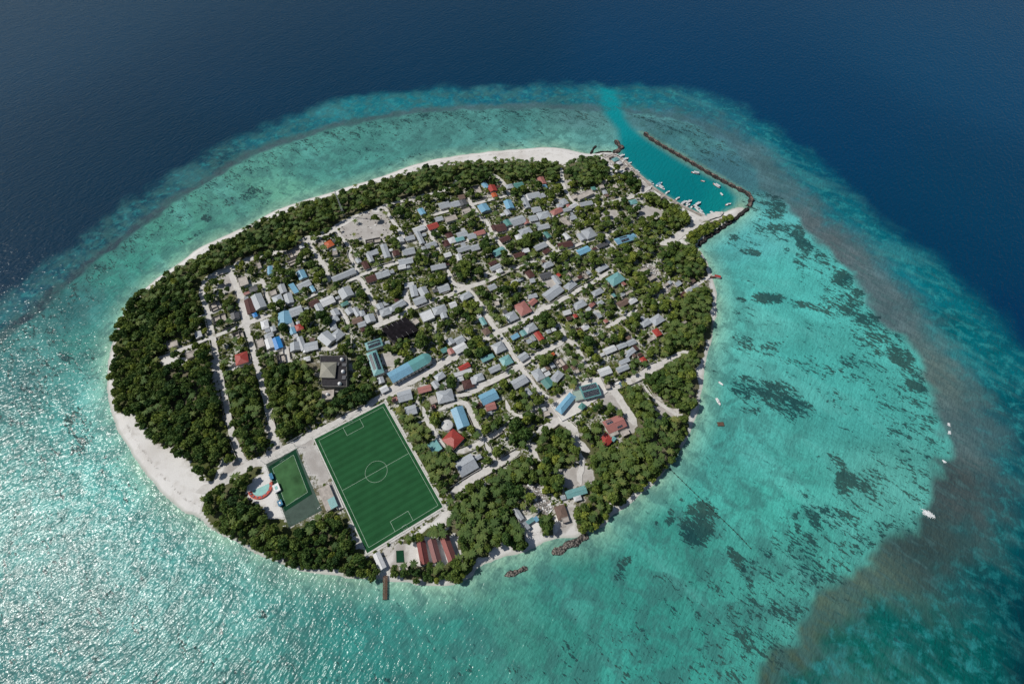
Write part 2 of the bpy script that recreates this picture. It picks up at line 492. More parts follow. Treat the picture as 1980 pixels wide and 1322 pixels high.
# seagrass and coral patches: centre, half sizes (in the photo), tilt in degrees, density
PATCH = [((1475, 400), 60, 30, 25, .55), ((1440, 470), 50, 26, 15, .45), ((1500, 450), 60, 22, 10, .62), ((1560, 505), 36, 30, 40, .6), ((1620, 580), 44, 44, 40, .62), ((1680, 650), 60, 40, 40, .62), ((1745, 720), 50, 50, 45, .6), ((1790, 800), 34, 50, 10, .5), ((1700, 800), 70, 40, 30, .5), ((1540, 700), 90, 40, 25, .46), ((1450, 610), 50, 20, 20, .5), ((1520, 790), 60, 30, 30, .52), ((1620, 770), 60, 24, 30, .45), ((1760, 900), 50, 70, 20, .5), ((1700, 1010), 60, 40, 35, .5), ((1600, 1130), 60, 34, 35, .5), ((1480, 1250), 70, 40, 35, .5), ((1400, 1140), 40, 20, 40, .4), ((1420, 1290), 50, 26, 30, .5), ((1390, 700), 26, 40, 20, .42), ((1480, 700), 60, 26, 25, .42), ((1590, 640), 60, 24, 15, .42), ((1330, 960), 16, 12, 0, .4), ((950, 270), 90, 22, 5, .36), ((820, 250), 80, 16, -8, .3), ((1100, 245), 40, 24, 10, .3), ((640, 300), 70, 18, -15, .36), ((480, 400), 60, 20, -25, .42), ((330, 450), 60, 18, -32, .38), ((240, 520), 60, 26, -35, .42), ((150, 700), 50, 60, -10, .42), ((60, 680), 60, 40, -35, .5), ((200, 900), 50, 50, 0, .4), ((110, 940), 70, 40, -20, .42), ((300, 1010), 60, 26, 30, .3), ((1350, 1012), 40, 52, 20, 1.0), ((1395, 1030), 12, 22, 30, .6), ((1295, 1000), 13, 20, 15, .8), ((1270, 1013), 11, 10, 0, .7), ((1317, 965), 5, 9, 0, .7), ((1207, 1085), 22, 14, -30, .75), ((1200, 1112), 16, 24, 0, .8), ((1232, 1095), 10, 14, 0, .5), ((1425, 1083), 12, 42, -32, 1.0), ((1447, 1112), 12, 14, -30, .8), ((1475, 1165), 62, 44, 40, .62), ((1440, 1230), 55, 42, 30, .6), ((1350, 1190), 14, 12, 40, .75), ((1365, 1205), 25, 12, 40, .6), ((1350, 1300), 28, 22, 30, .6), ((1540, 1005), 22, 12, 40, .95), ((1575, 1005), 26, 14, 40, .95), ((1560, 1035), 34, 14, 35, .85), ((1555, 1065), 50, 40, 30, .62), ((1590, 1080), 60, 50, 30, .5), ((1635, 930), 26, 26, 0, .95), ((1665, 935), 34, 20, 40, .85), ((1620, 890), 26, 11, 40, .9), ((1597, 985), 9, 11, 0, .95), ((1690, 950), 70, 50, 30, .55), ((1720, 880), 60, 40, 20, .5), ((1650, 1000), 40, 16, 42, .7), ((1505, 765), 70, 34, 25, .85), ((1440, 745), 40, 28, 20, .75), ((1450, 785), 30, 18, 20, .7), ((1560, 790), 26, 16, 35, .8), ((1440, 665), 40, 22, 28, .65), ((1485, 675), 25, 18, 10, .7), ((1430, 655), 15, 7, 30, .8), ((1485, 577), 40, 14, 3, .95), ((1432, 580), 14, 6, 0, .9), ((1560, 590), 50, 10, 8, .8), ((1620, 600), 50, 14, 8, .85), ((1655, 580), 20, 30, 0, .85), ((1630, 540), 28, 20, 40, .9), ((1590, 500), 22, 12, 40, .85), ((1555, 475), 24, 16, 40, .95), ((1545, 450), 14, 20, 0, .95), ((1510, 440), 34, 10, 0, .9), ((1450, 487), 25, 9, 10, .95), ((1420, 460), 15, 8, 0, .85), ((1500, 402), 24, 28, -10, .85), ((1475, 380), 25, 14, 0, .6), ((1460, 430), 14, 6, 0, .6), ((1520, 485), 10, 6, 0, .8), ((1680, 620), 40, 18, 20, .8), ((1700, 650), 34, 22, 40, .75), ((1740, 690), 42, 22, 30, .95), ((1700, 640), 30, 20, 0, .7), ((1770, 745), 30, 28, 30, .85), ((1640, 700), 26, 10, 25, .8), ((1605, 715), 18, 8, 30, .85), ((1640, 725), 30, 12, 25, .7), ((1690, 745), 50, 16, 30, .55), ((1720, 780), 40, 20, 35, .6), ((1560, 660), 60, 24, 15, .38), ((1480, 620), 60, 20, 20, .33), ((1600, 520), 50, 30, 10, .35), ((1740, 830), 50, 30, 30, .55), ((1430, 540), 24, 10, 20, .35), ((1470, 550), 30, 10, 10, .4), ((400, 422), 13, 10, 0, .9), ((440, 392), 30, 10, -25, .65), ((490, 372), 28, 14, -25, .75), ((510, 380), 24, 6, -25, .55), ((375, 455), 45, 6, -28, .6), ((550, 372), 30, 4, -10, .5), ((300, 490), 60, 20, -32, .35), ((190, 560), 70, 26, -38, .4), ((110, 640), 50, 40, -40, .45), ((90, 720), 80, 30, -35, .55), ((150, 835), 36, 60, -15, .7), ((60, 790), 70, 26, -30, .55), ((90, 880), 80, 20, -25, .5), ((330, 960), 16, 60, -40, .25), ((408, 1012), 40, 12, 35, .8), ((240, 950), 60, 30, 20, .4), ((735, 297), 18, 14, 0, .55), ((708, 305), 5, 8, 0, .8), ((660, 320), 6, 8, 0, .7), ((780, 275), 30, 14, 60, .4), ((800, 300), 40, 6, -15, .5), ((760, 318), 40, 4, -15, .5), ((975, 252), 10, 8, 0, .7), ((1015, 245), 28, 16, 0, .5), ((1055, 250), 40, 26, 0, .45), ((1000, 278), 22, 8, 0, .55), ((880, 268), 60, 14, 0, .35), ((600, 350), 30, 5, -18, .4), ((508, 1187), 12, 10, 0, .9), ((1450, 930), 24, 12, 40, .3), ((1375, 905), 14, 26, -40, .5), ((1395, 940), 14, 6, 30, .5), ((1350, 300), 50, 12, 25, .5), ((1420, 360), 40, 10, 30, .5), ((590, 1260), 14, 8, 0, .4), ((860, 1200), 40, 14, 20, .3), ((1225, 1270), 14, 6, 30, .5), ((1265, 1285), 8, 6, 0, .6), ((1010, 1095), 40, 10, 0, .3), ((1130, 1062), 60, 6, -28, .4)]


def idw(P, samples, power=2.6):
    g = gnd([s[0] for s in samples])
    c = lin([s[1] for s in samples])
    wsum = np.zeros(len(P))
    out = np.zeros((len(P), 3))
    for gi, ci in zip(g, c):
        d2 = ((P - gi)**2).sum(1) + 300.0
        w = d2**(-power/2*1.3)
        wsum += w
        out += w[:, None]*ci
    return out/wsum[:, None]


def axis_lines(lo, hi, a, b, fine, coarse_k=1.12, cap=260.0):
    mid = list(np.arange(a, b+0.01, fine))
    st, x = fine, a
    left = []
    while x > lo:
        st = min(st*coarse_k, cap)
        x -= st
        left.append(x)
    st, x = fine, b
    right = []
    while x < hi:
        st = min(st*coarse_k, cap)
        x += st
        right.append(x)
    return np.array(left[::-1] + mid + right)


def build_sea():
    xs = axis_lines(-12000, 12000, -520, 560, 3.2)
    ys = axis_lines(-4000, 16000, -70, 720, 3.2)
    X, Y = np.meshgrid(xs, ys)
    P = np.stack([X.ravel(), Y.ravel()], 1)
    wob = np.stack([vnoise(P, 22, 1) - .5, vnoise(P, 22, 2) - .5], 1)
    eastw = sstep(150, 330, P[:, 0])
    wob2 = np.stack([vnoise(P, 60, 11) - .5, vnoise(P, 60, 12) - .5], 1)
    wob3 = np.stack([vnoise(P, 7, 13) - .5, vnoise(P, 7, 14) - .5], 1)
    Q = P + wob*(10 + 16*eastw)[:, None] + wob2*(18*eastw)[:, None] + wob3*7
    dS = seg_dist(P, SHORE)
    inS = inside(P, SHORE)
    dC = seg_dist(Q, CREST)
    inC = inside(Q, CREST)
    Qd = P + wob*26
    dD = seg_dist(Qd, DEEP)
    inD = inside(Qd, DEEP)
    sC = np.where(inC, dC, -dC)           # + lagoon side
    sD = np.where(inD, dD, -dD)           # + reef side
    east0 = sstep(180, 330, P[:, 0])
    lag, crest, slope, deep = (idw(P, s) for s in (LAG_S, CREST_S, SLOPE_S, DEEP_S))
    lag = lag*(0.94 + .08*east0)[:, None]
    gx = P[:, 0]
    east = sstep(180, 330, gx)            # the reef flat is broad on the east side
    wide = 7 + 15*east
    lagw = sstep(-3, 4 + 5*east, sC - 4)
    col = crest.copy()
    t = sstep(3 + 2*east, 15 + 44*east, -sC + (vnoise(P, 9, 15)-.5)*14*(.4+east))        # outside the crest: slope
    col = col*(1-t[:, None]) + slope*1.12*t[:, None]
    col = col*(1-lagw[:, None]) + lag*lagw[:, None]
    dp = sstep(14, -20 - 12*east, sD)
    col = col*(1-dp[:, None]) + deep*dp[:, None]
    # sandy shallows by the beach
    sh = np.where(inS, 0, dS)
    k = (sstep(26, 0, sh)*0.55 + sstep(8, 0, sh)*0.35)*(1-dp)
    col = col*(1-k[:, None]) + lin((150, 190, 166))*k[:, None]
    # dredged harbour and channel
    inH = inside(P, HARB)
    dH = seg_dist(P, HARB)
    h = sstep(-9, 5, np.where(inH, dH, -dH))
    fr = sstep(-34, -3, np.where(inH, dH, -dH))*(1-h)*0.62*inside(P, gnd([(1205, 250), (1250, 255), (1450, 370), (1450, 410), (1380, 425), (1240, 300)]))
    col = col*(1-fr[:, None]) + lin((132, 165, 138))*fr[:, None]
    hc = idw(P, [((1175, 190), (8, 142, 150)), ((1200, 240), (8, 136, 143)), ((1240, 300), (6, 122, 128)), ((1330, 370), (4, 116, 122)), ((1400, 390), (10, 128, 128))])
    h = h*sstep(-4, 8, sD + 6)
    col = col*(1-h[:, None]) + hc*h[:, None]
    # weed patches
    pat = np.zeros(len(P))
    for c, a, b, ang, dens in PATCH:
        r0 = 1.5*max(a, b)
        g0 = gnd([c, (c[0]+math.cos(math.radians(ang))*a, c[1]+math.sin(math.radians(ang))*a), (c[0]-math.sin(math.radians(ang))*b, c[1]+math.cos(math.radians(ang))*b)])
        J = np.stack([g0[1]-g0[0], g0[2]-g0[0]], 1)
        q = (P - g0[0]) @ np.linalg.inv(J).T
        rr = np.sqrt((q**2).sum(1))
        pat = np.maximum(pat, dens*sstep(1.35, 0.55, rr))
    offs = sstep(22, 62, sh)
    nearc = sstep(60, 6, np.abs(sC))
    base = np.where(P[:, 0] < 150, offs*(.40 + .16*nearc), sstep(35, 100, sh)*(.20 + .38*sstep(120, 8, np.abs(sC))))
    pat = np.maximum(pat, base*lagw)
    pat *= (1-h)*(1-dp)
    reef = np.clip((1-lagw)*(1-dp), 0, 1)*(1 - .55*t)
    shal = (1-dp)*(1-h)
    me_z = np.zeros(len(P))
    V = np.column_stack([P, me_z])
    nx, ny = len(xs), len(ys)
    i = np.arange(ny-1)[:, None]*nx + np.arange(nx-1)[None, :]
    i = i.ravel()
    Fq = np.stack([i, i+1, i+nx+1, i+nx], 1)
    me = np_mesh('sea', V, Fq)
    put_attr(me, 'water_colour', col, 'FLOAT_COLOR')
    put_attr(me, 'weed', pat)
    put_attr(me, 'reef', reef)
    put_attr(me, 'shallow', shal)
    put_attr(me, 'east', east)
    put_attr(me, 'rim', np.clip(t*(1-dp)*(1-h)*(1-lagw), 0, 1))
    # ---- material
    m = NT('sea_water', 0.195, 0.32)
    m.b.inputs['IOR'].default_value = 1.33
    p = m.pos()
    c0 = m.attr('water_colour', True)
    weed, reef_a, shal_a = m.attr('weed'), m.attr('reef'), m.attr('shallow')
    rot = m.mapping(p, (1.9, 0.85, 1), (0, 0, math.radians(-38)))      # weed grows in streaks
    n1 = m.remap(m.noise(rot, 0.10, 8, 0.68, 0.5), 0.34, 0.66)
    n2 = m.noise(p, 0.022, 4, 0.6, 0.6)
    n3 = m.remap(m.noise(rot, 0.42, 6, 0.72), 0.34, 0.66)
    n4 = m.remap(m.noise(m.mapping(p, (2.6, 0.8, 1), (0, 0, math.radians(-48))), 0.11, 6, 0.66, 0.3), 0.34, 0.66)
    # sand ripples / soft mottling of the lagoon floor
    mot = m.math('ADD', m.remap(n2, 0.3, 0.7, -0.22, 0.22), m.remap(n3, 0.1, 0.9, -0.13, 0.13))
    mot = m.math('MULTIPLY', mot, shal_a)
    mul = m.math('ADD', 1.0, mot)
    cc = m.n('CombineColor')
    for q in range(3):
        m.val(cc.inputs[q], mul)
    c1 = m.mix(1.0, c0, cc.outputs[0], 'MULTIPLY')
    ms = m.remap(m.noise(m.mapping(p, (3.2, 0.9, 1), (0, 0, math.radians(-40))), 0.022, 4, 0.6, 0.4), 0.50, 0.66, 0, 1, True)
    c1 = m.mix(m.math('MULTIPLY', ms, m.math('MULTIPLY', shal_a, m.math('MULTIPLY', m.math('SUBTRACT', 1.0, reef_a), 0.30))), c1, (0.16, 0.52, 0.47))
    # reef flat: brown coral heads over pale sand, streaked
    rf = m.math('MULTIPLY', m.remap(m.math('ADD', m.math('MULTIPLY', n3, .5), m.math('MULTIPLY', n4, .5)), 0.36, 0.66), m.math('MULTIPLY', reef_a, 0.50))
    c2 = m.mix(rf, c1, (0.016, 0.050, 0.060))
    rf2 = m.math('MULTIPLY', m.remap(n4, 0.55, 0.95), m.math('MULTIPLY', reef_a, 0.22))
    c2 = m.mix(rf2, c2, (0.14, 0.30, 0.29))
    n5 = m.remap(m.noise(p, 0.10, 7, 0.68, 0.3), 0.36, 0.66)
    rimk = m.math('MULTIPLY', m.remap(n5, 0.45, 0.9), m.math('MULTIPLY', m.attr('rim'), 0.55))
    c2 = m.mix(rimk, c2, (0.035, 0.30, 0.31))
    nw = m.math('MULTIPLY', m.math('SUBTRACT', 1.0, m.attr('east')), shal_a)
    nf = m.math('MULTIPLY', m.remap(m.noise(p, 0.06, 6, 0.66, 0.5), 0.44, 0.60, 0, 1, True), nw)
    c2 = m.mix(m.math('MULTIPLY', nf, 0.55), c2, (0.045, 0.14, 0.135))
    # weed patches: noise threshold by density
    wv = m.math('ADD', m.math('MULTIPLY', n1, 0.46), m.math('MULTIPLY', n3, 0.54))
    th = m.math('SUBTRACT', 0.965, m.math('MULTIPLY', weed, 0.67))
    wm = m.remap(m.math('SUBTRACT', wv, th), -0.03, 0.035, 0, 1, True)
    wm = m.math('MULTIPLY', wm, m.remap(weed, 0.02, 0.25))
    weed_c = m.mix(m.remap(n2, 0.35, 0.65), (0.012, 0.048, 0.055), (0.034, 0.070, 0.062))
    c3 = m.mix(m.math('MULTIPLY', wm, 0.90), c2, weed_c)
    # scattered small coral heads in the lagoon
    sp = m.remap(m.noise(rot, 0.19, 4, 0.6), 0.63, 0.68, 0, 1)
    sp = m.math('MULTIPLY', sp, m.math('MULTIPLY', shal_a, m.remap(n2, 0.38, 0.58)))
    c4 = m.mix(m.math('MULTIPLY', sp, 0.7), c3, (0.02, 0.08, 0.085))
    m.color(c4)
    # waves: swell + wind chop
    rw = m.mapping(p, (1.9, 0.9, 1), (0, 0, math.radians(52)))
    w1 = m.noise(rw, 0.26, 2, 0.55, 0.15)
    w2 = m.noise(rw, 0.60, 2, 0.55, 0.1)
    w3 = m.noise(rw, 0.045, 2, 0.5)
    hgt = m.math('ADD', m.math('ADD', m.math('MULTIPLY', w1, 1.3), m.math('MULTIPLY', w2, 0.55)), m.math('MULTIPLY', w3, 0.8))
    m.bump(hgt, 0.72, 1.0)
    me.materials.append(m.mat)
    o = link('sea', me)
    tag(o, 'open sea, dark blue offshore and turquoise over the reef around the island', 'sea', kind='structure')


build_sea()

# ------------------------------------------------------------------ land
FORESTS = [px('R8', [(300, 0), (180, 90), (110, 230), (78, 320), (72, 420), (52, 560), (75, 650), (75, 775), (140, 800), (190, 790), (220, 880), (320, 970), (430, 1025), (560, 1105), (640, 1225), (720, 1215), (750, 1080), (820, 1060), (825, 1000), (775, 850), (735, 700), (705, 560), (690, 400), (600, 420), (510, 480), (385, 500), (360, 440), (420, 400), (400, 340), (480, 310), (590, 190), (650, 170), (635, 60), (600, 0)]),
    [(262, 592), (300, 557), (340, 522), (390, 497), (425, 473), (470, 452), (500, 432), (560, 410), (600, 392), (650, 380), (700, 364), (770, 343), (830, 328), (880, 319), (940, 315), (1000, 314), (1060, 314), (1090, 323), (1122, 308), (1160, 305), (1178, 322), (1180, 340), (1160, 357), (1120, 362), (1082, 347), (1060, 350), (1030, 342), (985, 355), (955, 338), (930, 356), (880, 370), (840, 375), (790, 383), (770, 393), (733, 402), (698, 420), (660, 428), (638, 452), (600, 463), (570, 482), (520, 492), (485, 500), (440, 516), (392, 542), (388, 565), (330, 580)],
    px('R8', [(790, 545), (970, 485), (1040, 760), (1040, 1050), (955, 1095), (900, 1050), (845, 880), (810, 650)]),
    [(503, 692), (522, 690), (560, 702), (600, 706), (615, 732), (618, 790), (600, 818), (570, 845), (552, 845), (535, 820), (520, 770), (508, 720)],
    [(628, 772), (647, 764), (680, 749), (700, 736), (718, 740), (722, 768), (703, 780), (660, 802), (630, 808), (620, 790)],
    [(392, 962), (420, 945), (475, 909), (498, 902), (508, 918), (480, 938), (484, 962), (505, 980), (515, 998), (545, 1006), (560, 1024), (590, 1020), (620, 1002), (648, 990), (665, 1015), (685, 1045), (705, 1068), (725, 1085), (732, 1100), (728, 1116), (700, 1117), (660, 1107), (600, 1097), (555, 1094), (530, 1082), (510, 1069), (470, 1052), (440, 1036), (415, 1018), (402, 998), (394, 980)],
    [(768, 792), (778, 788), (800, 800), (815, 815), (832, 832), (840, 872), (866, 882), (875, 905), (870, 930), (858, 950), (850, 955), (838, 930), (815, 885), (792, 835)],
    [(868, 1000), (887, 980), (930, 950), (975, 914), (1003, 893), (1030, 908), (1046, 935), (1012, 945), (998, 975), (1000, 1005), (1016, 1038), (1020, 1060), (1000, 1062), (970, 1047), (945, 1068), (918, 1084), (902, 1080), (888, 1062), (885, 1035), (870, 1020), (862, 1012)],
    [(757, 1097), (800, 1092), (860, 1088), (880, 1080), (918, 1085), (912, 1108), (880, 1124), (840, 1128), (790, 1120), (762, 1112)],
    [(772, 1048), (812, 1033), (850, 1013), (868, 1022), (880, 1035), (850, 1042), (820, 1043), (790, 1055)],
    [(1037, 850), (1050, 836), (1095, 830), (1112, 855), (1116, 888), (1085, 903), (1060, 898), (1042, 880)],
    [(1110, 850), (1150, 827), (1160, 845), (1160, 872), (1190, 866), (1218, 850), (1213, 800), (1193, 762), (1215, 748), (1238, 752), (1262, 798), (1330, 815), (1333, 840), (1318, 868), (1290, 903), (1264, 932), (1233, 952), (1200, 980), (1172, 965), (1170, 945), (1150, 918), (1135, 898), (1122, 870)],
    [(1243, 735), (1300, 702), (1345, 700), (1352, 740), (1343, 800), (1330, 808), (1298, 788), (1268, 763)],
    [(1287, 640), (1310, 592), (1340, 562), (1375, 557), (1380, 590), (1376, 640), (1362, 690), (1348, 713), (1300, 690), (1282, 660)],
    [(1112, 990), (1140, 965), (1168, 966), (1184, 985), (1168, 1012), (1148, 1026), (1117, 1028), (1110, 1010)],
    [(1042, 991), (1070, 998), (1071, 1018), (1061, 1033), (1052, 1035), (1043, 1018)],
    [(1322, 472), (1346, 478), (1366, 515), (1372, 537), (1340, 558), (1320, 540), (1302, 520), (1292, 492), (1310, 480)],
    [(1322, 463), (1340, 443), (1374, 431), (1416, 413), (1418, 420), (1386, 440), (1350, 463), (1335, 472)],
    [(1258, 375), (1290, 387), (1318, 411), (1340, 425), (1328, 438), (1305, 448), (1287, 430), (1268, 402), (1248, 392)],
    [(1208, 332), (1238, 347), (1240, 368), (1225, 373), (1212, 360)]]
VILLAGE = [(395, 550), (485, 505), (570, 485), (640, 455), (735, 405), (790, 385), (880, 370), (955, 340), (1080, 345), (1160, 355), (1190, 330), (1260, 372), (1340, 430), (1312, 470), (1368, 540), (1372, 600), (1345, 700), (1300, 800), (1200, 960), (1130, 995), (1060, 1000), (900, 1000), (860, 985), (740, 1085), (690, 1040), (560, 1020), (520, 900), (440, 900), (420, 700), (310, 690)]
BARE = [px('T3', [(740, 480), (1100, 290), (1400, 200), (1580, 560), (1420, 700), (830, 660)]),
    px('T1', [(390, 620), (560, 500), (640, 640), (660, 740), (480, 800), (410, 700)]),
    px('U4', [(470, 480), (700, 470), (860, 500), (960, 560), (900, 640), (650, 690), (570, 600)]),
    px('U4', [(0, 560), (200, 530), (280, 600), (150, 700), (0, 690)]),
    px('U1', [(870, 290), (1110, 220), (1110, 330), (980, 360)]),
    px('U1', [(1100, 460), (1350, 390), (1500, 420), (1520, 490), (1260, 550), (1130, 520)]),
    px('R6', [(650, 330), (900, 310), (1060, 600), (960, 640), (880, 600), (780, 400)]),
    px('R6', [(1100, 160), (1320, 130), (1420, 150), (1500, 200), (1480, 300), (1400, 330), (1180, 380), (1110, 290)]),
    px('R1', [(0, 400), (110, 390), (220, 680), (150, 730), (60, 640)]),
    px('R4', [(810, 790), (890, 800), (880, 900), (830, 900)]),
    px('U5', [(560, 260), (800, 260), (920, 420), (900, 520), (760, 480)]),
    px('U5', [(930, 560), (1120, 540), (1000, 700), (800, 780)]),
    px('U8', [(340, 330), (600, 310), (700, 450), (930, 620), (920, 740), (800, 700), (640, 560), (480, 490), (400, 400)]),
    px('U8', [(1000, 740), (1160, 780), (1190, 880), (1000, 1000), (960, 940)]),
    px('R3', [(940, 480), (1060, 440), (1270, 470), (1290, 540), (1080, 660), (1000, 600)]),
    px('U2', [(700, 640), (830, 570), (950, 760), (720, 780)]),
    px('U7', [(200, 780), (290, 550), (350, 530), (440, 640), (420, 770)]),
    px('R5', [(640, 300), (760, 330), (960, 640), (900, 730), (740, 640), (860, 560), (800, 500), (640, 420)]),
    [(1042, 783), (1132, 737), (1160, 728), (1178, 760), (1120, 800), (1086, 818)],
    px('R5', [(1130, 440), (1250, 430), (1380, 540), (1280, 580), (1160, 600)]),
    px('R2', [(200, 340), (360, 270), (440, 310), (250, 430), (190, 440)]),
    px('R2', [(545, 0), (610, 0), (690, 170), (800, 180), (640, 250), (560, 280), (610, 180)]),
    px('R6', [(1150, 540), (1240, 560), (1240, 800), (1060, 860), (1010, 860), (1100, 770), (1220, 690)])]
